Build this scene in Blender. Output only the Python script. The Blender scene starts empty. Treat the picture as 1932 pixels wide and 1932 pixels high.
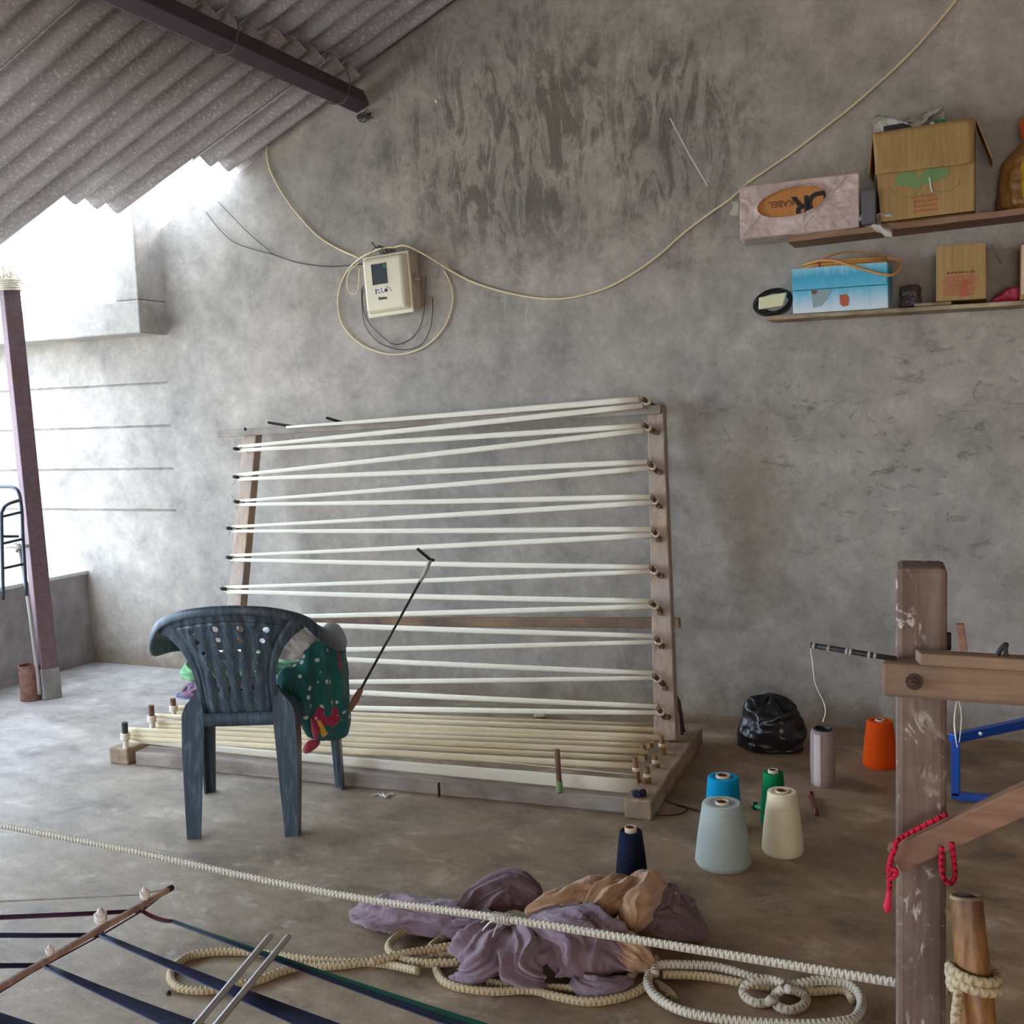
import bpy, bmesh, math, random
import numpy as np
from mathutils import Vector, Matrix, noise
PI = math.pi
C = bpy.context.scene.collection
scene = bpy.context.scene

# ------------------------------------------------------------------ camera
EYE = np.array([0.0, 0.0, 1.46]); FPX = 2015.0
def cam_axes(yaw, pitch, roll):
    cy, sy, cp, sp = math.cos(yaw), math.sin(yaw), math.cos(pitch), math.sin(pitch)
    f = np.array([-sy*cp, cy*cp, -sp]); r = np.array([cy, sy, 0.0]); u = np.cross(r, f)
    cr, sr = math.cos(roll), math.sin(roll)
    return cr*r + sr*u, -sr*r + cr*u, f
RT, UP, FW = cam_axes(math.radians(24.4), math.radians(5.4), math.radians(-2.0))
cam_d = bpy.data.cameras.new('camera'); cam = bpy.data.objects.new('camera', cam_d); C.objects.link(cam)
cam_d.sensor_width = 36.0; cam_d.sensor_fit = 'HORIZONTAL'; cam_d.lens = 36.0*FPX/1932.0
cam.matrix_world = Matrix(((RT[0], UP[0], -FW[0], EYE[0]), (RT[1], UP[1], -FW[1], EYE[1]), (RT[2], UP[2], -FW[2], EYE[2]), (0, 0, 0, 1)))
cam_d.clip_end = 300
scene.camera = cam

# ------------------------------------------------------------------ light
world = bpy.data.worlds.new('sky'); scene.world = world; world.use_nodes = True
wn = world.node_tree.nodes; wl = world.node_tree.links; wn.clear()
wo = wn.new('ShaderNodeOutputWorld'); wb = wn.new('ShaderNodeBackground')
wb.inputs['Color'].default_value = (0.655, 0.80, 1.0, 1); wb.inputs['Strength'].default_value = 11.5
wl.new(wb.outputs[0], wo.inputs[0])
sun_d = bpy.data.lights.new('sun', 'SUN'); sun_d.energy = 4.5; sun_d.angle = math.radians(2.0); sun_d.color = (1.0, 0.86, 0.72)
sun = bpy.data.objects.new('sun', sun_d); C.objects.link(sun); sun.location = (3, 8, 9)
sun.rotation_euler = Vector((-0.22, -0.60, -0.76)).to_track_quat('-Z', 'Y').to_euler()
# added warm fill lamp behind the camera, brightens the right side
fill_d = bpy.data.lights.new('warm_fill', 'AREA'); fill_d.shape = 'RECTANGLE'; fill_d.size = 2.2; fill_d.size_y = 2.0
fill_d.energy = 56; fill_d.color = (1.0, 0.66, 0.36)
fill = bpy.data.objects.new('warm_fill', fill_d); C.objects.link(fill); fill.location = (1.2, -2.9, 1.6)
fill.rotation_euler = Vector((-0.12, 1.0, 0.0)).to_track_quat('-Z', 'Z').to_euler()
vs = scene.view_settings; vs.view_transform = 'Standard'; vs.look = 'None'; vs.gamma = 1.0; vs.use_curve_mapping = False
vs.exposure = 0.0

# ------------------------------------------------------------------ measuring: photo pixel -> point in the place
def P(x, y, z=None, Y=None, X=None):
    d = FW + RT*(x-966.0)/FPX - UP*(y-966.0)/FPX
    if z is not None: t = (z-EYE[2])/d[2]
    elif Y is not None: t = Y/d[1]
    else: t = X/d[0]
    return Vector(EYE + d*t)
WY = 4.86

# ------------------------------------------------------------------ mesh builder
class MB:
    def __init__(s): s.v = []; s.f = []; s.uv = []; s.mi = []
    def add(s, verts, faces, uvs=None, mi=0):
        b = len(s.v); s.v += [tuple(v) for v in verts]
        for i, f in enumerate(faces):
            s.f.append(tuple(b+k for k in f)); s.mi.append(mi)
            s.uv.append(uvs[i] if uvs else [(0, 0)]*len(f))
        return s
    def hexa(s, c, mi=0):     # c: 8 corners, bottom ring 4 then top ring 4 (counter-clockwise from above)
        return s.add(c, [(3, 2, 1, 0), (4, 5, 6, 7), (0, 1, 5, 4), (1, 2, 6, 5), (2, 3, 7, 6), (3, 0, 4, 7)], None, mi)
    def box(s, x0, x1, y0, y1, z0, z1, mi=0):
        return s.hexa([(x0, y0, z0), (x1, y0, z0), (x1, y1, z0), (x0, y1, z0), (x0, y0, z1), (x1, y0, z1), (x1, y1, z1), (x0, y1, z1)], mi)
    def beam(s, a, b, w, h, up=(0, 0, 1), w2=None, h2=None, mi=0):   # box along a->b, w across, h along "up"
        a = Vector(a); b = Vector(b); d = (b-a).normalized(); u = Vector(up)
        sd = d.cross(u).normalized(); u = sd.cross(d).normalized()
        w2 = w2 or w; h2 = h2 or h
        c = []
        for p, W, Hh in ((a, w, h), (b, w2, h2)):
            c += [p+sd*W/2-u*Hh/2, p-sd*W/2-u*Hh/2, p-sd*W/2+u*Hh/2, p+sd*W/2+u*Hh/2]
        return s.hexa(c, mi)
    def tube(s, pts, r, n=8, cap=True, closed=False, flat=1.0, up=None, mi=0, rs=None):
        pts = [Vector(p) for p in pts]; m = len(pts); L = 0.0; verts = []; vl = []
        T = []
        for i in range(m):
            a = pts[(i-1) % m] if (closed or i > 0) else pts[i]
            b = pts[(i+1) % m] if (closed or i < m-1) else pts[i]
            t = (b-a); T.append(t.normalized() if t.length > 1e-9 else Vector((0, 0, 1)))
        nrm = Vector(up) if up else (Vector((0, 0, 1)) if abs(T[0].z) < .9 else Vector((1, 0, 0)))
        for i in range(m):
            if i: L += (pts[i]-pts[i-1]).length
            nrm = (Vector(up) if up else nrm); nrm = (nrm - T[i]*nrm.dot(T[i]))
            if nrm.length < 1e-6: nrm = T[i].orthogonal()
            nrm.normalize(); bn = T[i].cross(nrm)
            R = rs[i] if rs else r
            for k in range(n):
                a = 2*PI*k/n; verts.append(pts[i] + bn*(math.cos(a)*R) + nrm*(math.sin(a)*R*flat))
            vl.append(L)
        fs = []; us = []
        for i in range(m if closed else m-1):
            j = (i+1) % m; lj = vl[j] if j else vl[i]+(pts[0]-pts[i]).length
            for k in range(n):
                k2 = (k+1) % n
                fs.append((i*n+k, i*n+k2, j*n+k2, j*n+k))
                us.append([(k/n, vl[i]), ((k+1)/n, vl[i]), ((k+1)/n, lj), (k/n, lj)])
        if cap and not closed:
            fs.append(tuple(range(n-1, -1, -1))); us.append([(0, 0)]*n)
            fs.append(tuple((m-1)*n+k for k in range(n))); us.append([(0, 0)]*n)
        return s.add(verts, fs, us, mi)
    def lathe(s, prof, n=40, o=(0, 0, 0), mi=0, axis=None):
        o = Vector(o); M = Matrix.Identity(3)
        if axis is not None: M = Vector((0, 0, 1)).rotation_difference(Vector(axis)).to_matrix()
        vs_ = [o + M @ Vector((r*math.cos(2*PI*k/n), r*math.sin(2*PI*k/n), z)) for r, z in prof for k in range(n)]
        fs = [(i*n+k, i*n+(k+1) % n, (i+1)*n+(k+1) % n, (i+1)*n+k) for i in range(len(prof)-1) for k in range(n)]
        us = [[(k/n, prof[i][1]), ((k+1)/n, prof[i][1]), ((k+1)/n, prof[i+1][1]), (k/n, prof[i+1][1])] for i in range(len(prof)-1) for k in range(n)]
        return s.add(vs_, fs, us, mi)
    def grid(s, fn, nu, nv, mi=0, flip=False, closed_u=False):
        vs_ = [fn(i/nu, j/nv) for j in range(nv+1) for i in range(nu+1)]
        W = nu+1; fs = []; us = []
        for j in range(nv):
            for i in range(nu):
                q = (j*W+i, j*W+i+1, (j+1)*W+i+1, (j+1)*W+i); fs.append(q[::-1] if flip else q)
                u4 = [(i/nu, j/nv), ((i+1)/nu, j/nv), ((i+1)/nu, (j+1)/nv), (i/nu, (j+1)/nv)]; us.append(u4[::-1] if flip else u4)
        return s.add(vs_, fs, us, mi)

def obj(name, mb, mats, parent=None, smooth=None, bevel=0, origin=None, solid=0, subsurf=0, merge=False):
    vs_ = np.array(mb.v, dtype=float)
    if parent is not None: o0 = Vector(parent['_at']) if '_at' in parent else parent.location
    elif origin is not None: o0 = Vector(origin)
    else: o0 = Vector(((vs_[:, 0].min()+vs_[:, 0].max())/2, (vs_[:, 1].min()+vs_[:, 1].max())/2, vs_[:, 2].min()))
    me = bpy.data.meshes.new(name); me.from_pydata((vs_-np.array(o0)).tolist(), [], mb.f)
    uvl = me.uv_layers.new(name='UVMap'); flat = [c for f in mb.uv for uv in f for c in uv]
    uvl.data.foreach_set('uv', flat)
    for m in (mats if isinstance(mats, (list, tuple)) else [mats]): me.materials.append(m)
    me.polygons.foreach_set('material_index', mb.mi)
    if merge:
        bm = bmesh.new(); bm.from_mesh(me); bmesh.ops.remove_doubles(bm, verts=bm.verts, dist=1e-5); bmesh.ops.recalc_face_normals(bm, faces=bm.faces); bm.to_mesh(me); bm.free()
    o = bpy.data.objects.new(name, me); C.objects.link(o)
    if parent is not None:
        o.parent = parent; o['_at'] = tuple(o0)
    else: o.location = o0
    if smooth is not None:
        me.polygons.foreach_set('use_smooth', [True]*len(me.polygons))
        if smooth > 0: me.set_sharp_from_angle(angle=math.radians(smooth))
    if bevel:
        b = o.modifiers.new('bevel', 'BEVEL'); b.width = bevel; b.segments = 2; b.limit_method = 'ANGLE'; b.angle_limit = math.radians(40)
    if solid:
        b = o.modifiers.new('solid', 'SOLIDIFY'); b.thickness = solid; b.offset = 0
    if subsurf:
        b = o.modifiers.new('sub', 'SUBSURF'); b.levels = subsurf; b.render_levels = subsurf
    return o
def tag(o, label, cat, group=None, kind=None):
    if label: o['label'] = label
    if cat: o['category'] = cat
    if group: o['group'] = group
    if kind: o['kind'] = kind
    return o
def thing(name, loc, label, cat, group=None):
    o = bpy.data.objects.new(name, None); C.objects.link(o); o.location = loc; o.empty_display_size = .1
    return tag(o, label, cat, group)
def struct(o): o['kind'] = 'structure'; return o

def cr(pts, k=6, closed=False):       # Catmull-Rom
    pts = [Vector(p) for p in pts]; n = len(pts); out = []
    for i in range(n if closed else n-1):
        g = lambda j: pts[j % n] if closed else pts[max(0, min(n-1, j))]
        p0, p1, p2, p3 = g(i-1), g(i), g(i+1), g(i+2)
        for q in range(k):
            t = q/k
            out.append(.5*((2*p1)+(p2-p0)*t+(2*p0-5*p1+4*p2-p3)*t*t+(3*p1-p0-3*p2+p3)*t**3))
    if not closed: out.append(pts[-1])
    return out

# ------------------------------------------------------------------ materials
def srgb(r, g, b):
    f = lambda c: (c/255/12.92) if c/255 <= .04045 else ((c/255+.055)/1.055)**2.4
    return (f(r), f(g), f(b), 1)
def newmat(name):
    m = bpy.data.materials.new(name); m.use_nodes = True
    nt = m.node_tree; b = nt.nodes['Principled BSDF']; return m, nt, b
class N:
    def __init__(s, nt): s.nt = nt; s.n = nt.nodes; s.l = nt.links
    def coord(s, kind='Object', scale=(1, 1, 1), loc=(0, 0, 0), rot=(0, 0, 0)):
        t = s.n.new('ShaderNodeTexCoord'); m = s.n.new('ShaderNodeMapping')
        m.inputs['Scale'].default_value = scale; m.inputs['Location'].default_value = loc; m.inputs['Rotation'].default_value = rot
        s.l.new(t.outputs[kind], m.inputs['Vector']); return m.outputs[0]
    def noise(s, v, sc, det=6, rough=.6, dist=0):
        t = s.n.new('ShaderNodeTexNoise'); t.inputs['Scale'].default_value = sc; t.inputs['Detail'].default_value = det
        t.inputs['Roughness'].default_value = rough; t.inputs['Distortion'].default_value = dist
        s.l.new(v, t.inputs['Vector']); return t.outputs['Fac']
    def ramp(s, f, stops):
        t = s.n.new('ShaderNodeValToRGB'); e = t.color_ramp.elements
        while len(e) < len(stops): e.new(.5)
        for x, (p, c) in zip(e, stops):
            x.position = p; x.color = c if isinstance(c, tuple) else (c, c, c, 1)
        s.l.new(f, t.inputs[0]); return t.outputs[0]
    def mix(s, f, a, b, mode='MIX'):
        t = s.n.new('ShaderNodeMix'); t.data_type = 'RGBA'; t.blend_type = mode
        for sock, val in ((t.inputs[0], f), (t.inputs[6], a), (t.inputs[7], b)):
            if isinstance(val, (int, float)): sock.default_value = val
            elif isinstance(val, tuple): sock.default_value = val
            else: s.l.new(val, sock)
        return t.outputs[2]
    def math(s, op, a, b=0.0, c=None):
        t = s.n.new('ShaderNodeMath'); t.operation = op
        for sock, val in zip(t.inputs, (a, b, c)):
            if val is None: continue
            if isinstance(val, (int, float)): sock.default_value = val
            else: s.l.new(val, sock)
        return t.outputs[0]
    def xyz(s, v):
        t = s.n.new('ShaderNodeSeparateXYZ'); s.l.new(v, t.inputs[0]); return t.outputs
    def bump(s, h, bsdf, st=.3, d=.01):
        t = s.n.new('ShaderNodeBump'); t.inputs['Strength'].default_value = st; t.inputs['Distance'].default_value = d
        s.l.new(h, t.inputs['Height']); s.l.new(t.outputs[0], bsdf.inputs['Normal'])
def plain(name, col, rough=.6, var=.12, sc=8, metal=0, bump=0, bsc=40, spec=None, trans=0):
    m, nt, b = newmat(name); g = N(nt); v = g.coord()
    f = g.noise(v, sc, 5, .6)
    lo = tuple(c*(1-var) for c in col[:3])+(1,); hi = tuple(min(1, c*(1+var)) for c in col[:3])+(1,)
    g.l.new(g.ramp(f, [(.3, lo), (.7, hi)]), b.inputs['Base Color'])
    b.inputs['Roughness'].default_value = rough; b.inputs['Metallic'].default_value = metal
    if spec is not None: b.inputs['Specular IOR Level'].default_value = spec
    if trans: b.inputs['Alpha'].default_value = trans
    if bump: g.bump(g.noise(v, bsc, 4), b, bump, .004)
    return m
def wood(name, c1, c2, axis='x', dirt=None, rough=.75, sc=1.0, paint=None):
    m, nt, b = newmat(name); g = N(nt)
    s = {'x': (1.2, 22, 22), 'y': (22, 1.2, 22), 'z': (22, 22, 1.2)}[axis]
    v = g.coord(scale=tuple(k*sc for k in s)); gr = g.noise(v, 2.0, 8, .65, .4)
    col = g.ramp(gr, [(.3, c1), (.7, c2)])
    v2 = g.coord(); bl = g.noise(v2, 5, 5)
    if dirt: col = g.mix(g.ramp(bl, [(.42, 0.0), (.68, 1.0)]), col, dirt)
    if paint:
        pn = g.noise(g.coord(scale=(1, 1, .7)), 20, 9, .62, 1.6)
        pm = g.noise(v2, 6.5, 3, .5)
        mk = g.math('MULTIPLY', g.ramp(pn, [(.54, 0.0), (.60, 1.0)]), g.ramp(pm, [(.46, 0.0), (.56, 1.0)]))
        col = g.mix(mk, col, paint)
    g.l.new(col, b.inputs['Base Color']); b.inputs['Roughness'].default_value = rough
    g.bump(gr, b, .35, .004); return m
def ropemat(name, c1, c2, k=55.0, turns=2.0, bs=1.0):
    m, nt, b = newmat(name); g = N(nt); uv = g.coord('UV'); x, y, z = g.xyz(uv)
    a = g.math('SINE', g.math('ADD', g.math('MULTIPLY', y, k*2*PI), g.math('MULTIPLY', x, turns*2*PI)))
    c = g.math('SINE', g.math('SUBTRACT', g.math('MULTIPLY', y, k*2*PI), g.math('MULTIPLY', x, turns*2*PI)))
    h = g.math('MULTIPLY', g.math('ADD', g.math('MAXIMUM', a, c), .3), .55)
    nz = g.noise(g.coord(), 60, 4)
    hh = g.math('ADD', g.math('MULTIPLY', h, .5), g.math('MULTIPLY', nz, .6))
    g.l.new(g.ramp(hh, [(.0, c1), (.55, c2)]), b.inputs['Base Color']); b.inputs['Roughness'].default_value = .9
    b.inputs['Specular IOR Level'].default_value = .15
    g.bump(hh, b, bs, .006); return m
def threadmat(name, c1, c2, axis='z', k=260.0, rough=.85):
    m, nt, b = newmat(name); g = N(nt); v = g.coord(); x, y, z = g.xyz(v)
    q = {'x': x, 'y': y, 'z': z}[axis]; nz = g.noise(v, 30, 3)
    w = g.math('SINE', g.math('ADD', g.math('MULTIPLY', q, k*2*PI), g.math('MULTIPLY', nz, 4.0)))
    h = g.math('ADD', g.math('MULTIPLY', w, .35), g.noise(g.coord(scale=(2, 2, 60)), 8, 5))
    g.l.new(g.ramp(h, [(.2, c1), (.8, c2)]), b.inputs['Base Color']); b.inputs['Roughness'].default_value = rough
    b.inputs['Specular IOR Level'].default_value = .15
    g.bump(h, b, .5, .002); return m

def mat_wall():
    m, nt, b = newmat('plaster'); g = N(nt); v = g.coord()
    big = g.noise(v, .9, 6, .6, .3); med = g.noise(v, 5.5, 12, .74, .15); fine = g.noise(v, 38, 6, .7)
    base = g.ramp(big, [(.34, srgb(144, 138, 130)), (.50, srgb(166, 156, 144)), (.66, srgb(186, 172, 155))])
    base = g.mix(.58, base, g.ramp(med, [(.30, srgb(104, 99, 92)), (.45, srgb(150, 143, 133)), (.56, srgb(172, 163, 151)), (.72, srgb(206, 197, 184))]))
    # trowel marks: stretched, warped noise
    st = g.noise(g.coord(scale=(3.2, 1, 1.0), rot=(0, .22, 0)), 3.4, 10, .74, 1.1)
    stm = g.ramp(st, [(.47, 0.0), (.56, 1.0)])
    x, y, z = g.xyz(v)
    def blob(cx, cz, rx, rz, s0=.45, s1=1.0):
        a = g.math('POWER', g.math('DIVIDE', g.math('SUBTRACT', x, cx), rx), 2.0)
        c = g.math('POWER', g.math('DIVIDE', g.math('SUBTRACT', z, cz), rz), 2.0)
        d = g.math('SQRT', g.math('ADD', a, c))
        d = g.math('ADD', d, g.math('MULTIPLY', g.math('SUBTRACT', med, .5), 1.2))
        return g.ramp(d, [(s0, 1.0), (s1, 0.0)])
    patch = g.math('MAXIMUM', blob(-2.15, 2.75, .85, .72), blob(-1.35, 2.70, .5, .6))
    patch = g.math('MAXIMUM', patch, g.math('MULTIPLY', blob(-2.45, 3.1, .6, .35), .6))
    pm = g.math('MULTIPLY', patch, g.math('ADD', g.math('MULTIPLY', stm, .58), .16))
    base = g.mix(pm, base, srgb(86, 80, 70))
    # scattered finer scratches everywhere, denser at mid height on the right
    sc2 = g.noise(g.coord(scale=(1.2, 1, 2.2), rot=(0, -.5, 0)), 7.0, 12, .78, .8)
    scm = g.ramp(sc2, [(.56, 0.0), (.61, 1.0)])
    rp = g.math('ADD', g.math('MULTIPLY', blob(-.2, 1.25, 1.4, .6), .45), .16)
    base = g.mix(g.math('MULTIPLY', scm, rp), base, srgb(95, 92, 84))
    li = g.ramp(g.noise(g.coord(scale=(2.5, 1, .7)), 7, 9, .7, 1.0), [(.62, 0.0), (.68, 1.0)])
    base = g.mix(g.math('MULTIPLY', li, .22), base, srgb(205, 200, 190))
    # brown-painted shadow of the upright reaching down to the floor on the right, and grime along the foot of the wall
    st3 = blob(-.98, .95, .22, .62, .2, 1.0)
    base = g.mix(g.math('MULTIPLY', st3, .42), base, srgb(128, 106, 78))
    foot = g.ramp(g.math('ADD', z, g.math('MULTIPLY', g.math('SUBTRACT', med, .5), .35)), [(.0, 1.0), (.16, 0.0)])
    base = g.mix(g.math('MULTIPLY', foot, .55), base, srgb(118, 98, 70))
    g.l.new(base, b.inputs['Base Color']); b.inputs['Roughness'].default_value = .82; b.inputs['Specular IOR Level'].default_value = .3
    h = g.math('ADD', g.math('MULTIPLY', med, .8), g.math('MULTIPLY', fine, .35))
    h = g.math('SUBTRACT', h, g.math('MULTIPLY', g.math('MULTIPLY', stm, patch), .4))
    g.bump(h, b, .32, .02); return m
def mat_floor():
    m, nt, b = newmat('cement_floor'); g = N(nt); v = g.coord()
    big = g.noise(v, .9, 7, .62, .5); med = g.noise(g.coord(rot=(0, 0, .4), scale=(.8, 1.2, 1)), 4.2, 12, .74, .25); fine = g.noise(v, 45, 6, .7)
    base = g.ramp(big, [(.30, srgb(124, 100, 74)), (.48, srgb(152, 134, 112)), (.66, srgb(172, 158, 142))])
    base = g.mix(.78, base, g.ramp(med, [(.33, srgb(78, 64, 48)), (.47, srgb(140, 124, 102)), (.56, srgb(160, 146, 126)), (.68, srgb(204, 192, 174))]))
    dk = g.ramp(g.noise(g.coord(scale=(1, 1.5, 1)), 6.5, 12, .78, .3), [(.55, 0.0), (.63, 1.0)])
    base = g.mix(g.math('MULTIPLY', dk, .42), base, srgb(82, 76, 66))
    lt = g.ramp(g.noise(g.coord(loc=(4, 2, 0)), 4.5, 12, .74, .4), [(.59, 0.0), (.66, 1.0)])
    base = g.mix(g.math('MULTIPLY', lt, .45), base, srgb(205, 198, 186))
    # side light painted into the colour: earthy brown on the right, pale on the left
    x, y, z = g.xyz(v)
    gx = g.math('ADD', g.math('MULTIPLY', x, .36), g.math('ADD', g.math('MULTIPLY', g.math('SUBTRACT', big, .5), 1.6), g.math('MULTIPLY', g.math('SUBTRACT', med, .5), 1.2)))
    base = g.mix(g.math('MULTIPLY', g.ramp(g.math('ADD', gx, 1.0), [(.20, 0.0), (.95, 1.0)]), .66), base, g.ramp(med, [(.33, srgb(78, 52, 26)), (.46, srgb(138, 102, 64)), (.56, srgb(156, 120, 80)), (.68, srgb(196, 164, 126))]))
    base = g.mix(g.math('MULTIPLY', g.ramp(g.math('ADD', gx, 1.7), [(.05, 1.0), (.80, 0.0)]), .50), base, g.ramp(med, [(.33, srgb(140, 138, 138)), (.5, srgb(188, 188, 188)), (.68, srgb(220, 220, 220))]))
    g.l.new(base, b.inputs['Base Color'])
    g.l.new(g.ramp(med, [(.3, .42), (.7, .68)]), b.inputs['Roughness']); b.inputs['Specular IOR Level'].default_value = .4
    g.bump(g.math('ADD', g.math('MULTIPLY', med, .6), g.math('MULTIPLY', fine, .35)), b, .3, .012); return m
def mat_roof():
    m, nt, b = newmat('asbestos_cement'); g = N(nt); v = g.coord()
    f = g.noise(v, 60, 5, .75); md = g.noise(g.coord(scale=(.5, 3, .5)), 3, 6, .6)
    base = g.ramp(md, [(.3, srgb(136, 126, 122)), (.7, srgb(170, 160, 156))])
    base = g.mix(g.ramp(f, [(.52, 0.0), (.70, .85)]), base, srgb(214, 206, 200))
    g.l.new(base, b.inputs['Base Color']); b.inputs['Roughness'].default_value = .9; g.bump(f, b, .3, .004); return m
def mat_carton(name, c1, c2):
    m, nt, b = newmat(name); g = N(nt); v = g.coord(scale=(40, 40, .5)); f = g.noise(v, 2, 4)
    f2 = g.noise(g.coord(), 7, 5)
    col = g.mix(.35, g.ramp(f, [(.3, c1), (.7, c2)]), g.ramp(f2, [(.3, c1), (.7, c2)]))
    g.l.new(col, b.inputs['Base Color']); b.inputs['Roughness'].default_value = .8; g.bump(f, b, .2, .003); return m
def mat_cloth(name, c1, c2, sc=5, rough=.85, sheen=.3):
    m, nt, b = newmat(name); g = N(nt); v = g.coord()
    g.l.new(g.ramp(g.noise(v, sc, 6), [(.3, c1), (.7, c2)]), b.inputs['Base Color']); b.inputs['Roughness'].default_value = rough
    b.inputs['Sheen Weight'].default_value = sheen; b.inputs['Specular IOR Level'].default_value = .2
    c1_ = g.math('ABSOLUTE', g.math('SUBTRACT', g.noise(v, 9, 3, .5, .8), .5)); c2_ = g.math('ABSOLUTE', g.math('SUBTRACT', g.noise(v, 22, 3, .5, .6), .5))
    g.bump(g.math('ADD', c1_, g.math('MULTIPLY', c2_, .3)), b, .8, .022); return m
def mat_dots(name, c1, c2, dot, sc=25):
    m, nt, b = newmat(name); g = N(nt); v = g.coord()
    t = nt.nodes.new('ShaderNodeTexVoronoi'); t.inputs['Scale'].default_value = sc; t.inputs['Randomness'].default_value = .55; g.l.new(v, t.inputs['Vector'])
    d = t.outputs['Distance']
    base = g.ramp(g.noise(v, 6, 4), [(.35, c1), (.65, c2)])
    col = g.mix(g.ramp(d, [(.20, .85), (.26, 0.0)]), base, dot)
    col = g.mix(g.ramp(d, [(.03, 1.0), (.07, 0.0)]), col, c1)
    g.l.new(col, b.inputs['Base Color']); b.inputs['Roughness'].default_value = .8; b.inputs['Sheen Weight'].default_value = .2; return m
def mat_film(name, col, alpha, rough=.35, bump=.6):
    m, nt, b = newmat(name); g = N(nt); v = g.coord()
    f = g.noise(g.coord(scale=(1.5, 1, 1)), 7, 7, .6, .6)
    g.l.new(g.ramp(f, [(.35, tuple(c*.80 for c in col[:3])+(1,)), (.7, col)]), b.inputs['Base Color']); b.inputs['Roughness'].default_value = rough
    g.l.new(g.ramp(f, [(.3, alpha*.8), (.75, min(1.0, alpha*1.15))]), b.inputs['Alpha'])
    g.bump(f, b, bump, .01); return m
def mat_plastic_chair():
    m, nt, b = newmat('chair_plastic'); g = N(nt); f = g.noise(g.coord(scale=(14, 14, 2.0), rot=(0, .15, 0)), 3.0, 7, .65, 1.3)
    g.l.new(g.ramp(f, [(.3, srgb(44, 54, 62)), (.5, srgb(60, 74, 84)), (.72, srgb(96, 114, 126))]), b.inputs['Base Color'])
    b.inputs['Roughness'].default_value = .42; b.inputs['Specular IOR Level'].default_value = .45; return m
def mat_bluebox():
    m, nt, b = newmat('printed_blue_carton'); g = N(nt); v = g.coord(); x, y, z = g.xyz(v)
    nz = g.noise(g.coord(scale=(30, 30, 2)), 2, 4)
    zz = g.math('ADD', z, g.math('MULTIPLY', g.math('SUBTRACT', nz, .5), .06))
    col = g.ramp(g.math('DIVIDE', zz, .235), [(.05, srgb(214, 226, 232)), (.38, srgb(95, 188, 214)), (.62, srgb(60, 168, 200)), (.72, srgb(120, 196, 216)), (.9, srgb(205, 216, 220))])
    g.l.new(col, b.inputs['Base Color']); b.inputs['Roughness'].default_value = .6; return m
def mat_rust(name, c1, c2, c3, metal=.2):
    m, nt, b = newmat(name); g = N(nt); v = g.coord(); f = g.noise(v, 9, 8, .7); f2 = g.noise(v, 40, 5, .7)
    col = g.mix(g.ramp(f, [(.5, 0.0), (.68, 1.0)]), g.ramp(f2, [(.3, c1), (.7, c2)]), c3)
    g.l.new(col, b.inputs['Base Color']); b.inputs['Roughness'].default_value = .75; b.inputs['Metallic'].default_value = metal; g.bump(f2, b, .2, .003); return m

M = {}
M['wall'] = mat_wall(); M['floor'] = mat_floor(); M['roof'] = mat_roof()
M['knee'] = plain('rough_render', srgb(146, 140, 140), .9, .30, 7, bump=1.0, bsc=26)
M['cope'] = plain('pale_cement', srgb(205, 205, 200), .8, .08, 6, bump=.2)
M['ground'] = plain('dry_earth', srgb(186, 180, 168), .95, .12, 3, bump=.3)
M['w_grey'] = wood('weathered_grey_wood', srgb(128, 116, 104), srgb(170, 158, 144), 'x', dirt=srgb(120, 104, 92))
M['w_greyz'] = wood('weathered_wood_upright', srgb(148, 118, 96), srgb(190, 164, 138), 'z', dirt=srgb(160, 146, 134))
M['w_tany'] = wood('tan_wood_beam', srgb(150, 124, 94), srgb(192, 166, 134), 'y', dirt=srgb(120, 104, 86))
M['w_tanx'] = wood('tan_wood_rail', srgb(118, 90, 66), srgb(168, 136, 104), 'x', dirt=srgb(104, 86, 74))
M['w_post'] = wood('old_brown_post', srgb(98, 78, 66), srgb(142, 122, 106), 'z', dirt=srgb(88, 62, 50), paint=srgb(196, 184, 172))
M['w_red'] = wood('reddish_wood', srgb(112, 76, 56), srgb(158, 118, 90), 'x', dirt=srgb(118, 88, 70))
M['w_brownx'] = wood('shelf_wood', srgb(122, 88, 68), srgb(160, 126, 98), 'x')
M['w_palex'] = wood('pale_shelf_wood', srgb(150, 132, 100), srgb(190, 172, 138), 'x', dirt=srgb(112, 92, 66))
M['w_log'] = wood('golden_log', srgb(92, 56, 24), srgb(176, 124, 62), 'z', rough=.4, dirt=srgb(70, 40, 20), sc=1.3)
M['peg'] = wood('peg_wood', srgb(88, 62, 44), srgb(130, 100, 74), 'y')
M['peg_dark'] = plain('dark_peg', srgb(58, 52, 50), .7)
M['peg_tan'] = wood('peg_tan', srgb(110, 76, 50), srgb(158, 122, 86), 'z')
M['yarn'] = threadmat('cream_yarn', srgb(226, 216, 192), srgb(250, 243, 224), 'z', 300)
M['yarn_w'] = threadmat('warm_cream_yarn', srgb(220, 200, 160), srgb(246, 232, 200), 'z', 300)
M['chair'] = mat_plastic_chair()
M['rope'] = ropemat('cotton_rope', srgb(132, 122, 104), srgb(204, 194, 174), 84, 2, .8)
M['rope2'] = ropemat('tan_rope', srgb(128, 110, 80), srgb(190, 172, 138), 80, 2, .6)
M['redcord'] = ropemat('red_cord', srgb(90, 8, 24), srgb(200, 36, 62), 85, 1)
M['dark'] = plain('black_matt', srgb(24, 24, 26), .6)
M['blackwire'] = plain('black_wire', srgb(44, 42, 42), .5)
M['cable'] = plain('yellowed_cable', srgb(222, 204, 160), .5, .06)
M['cable_o'] = plain('orange_cable', srgb(206, 150, 82), .45, .1)
M['meter'] = plain('aged_cream_plastic', srgb(226, 214, 182), .4, .05, 5)
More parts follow.
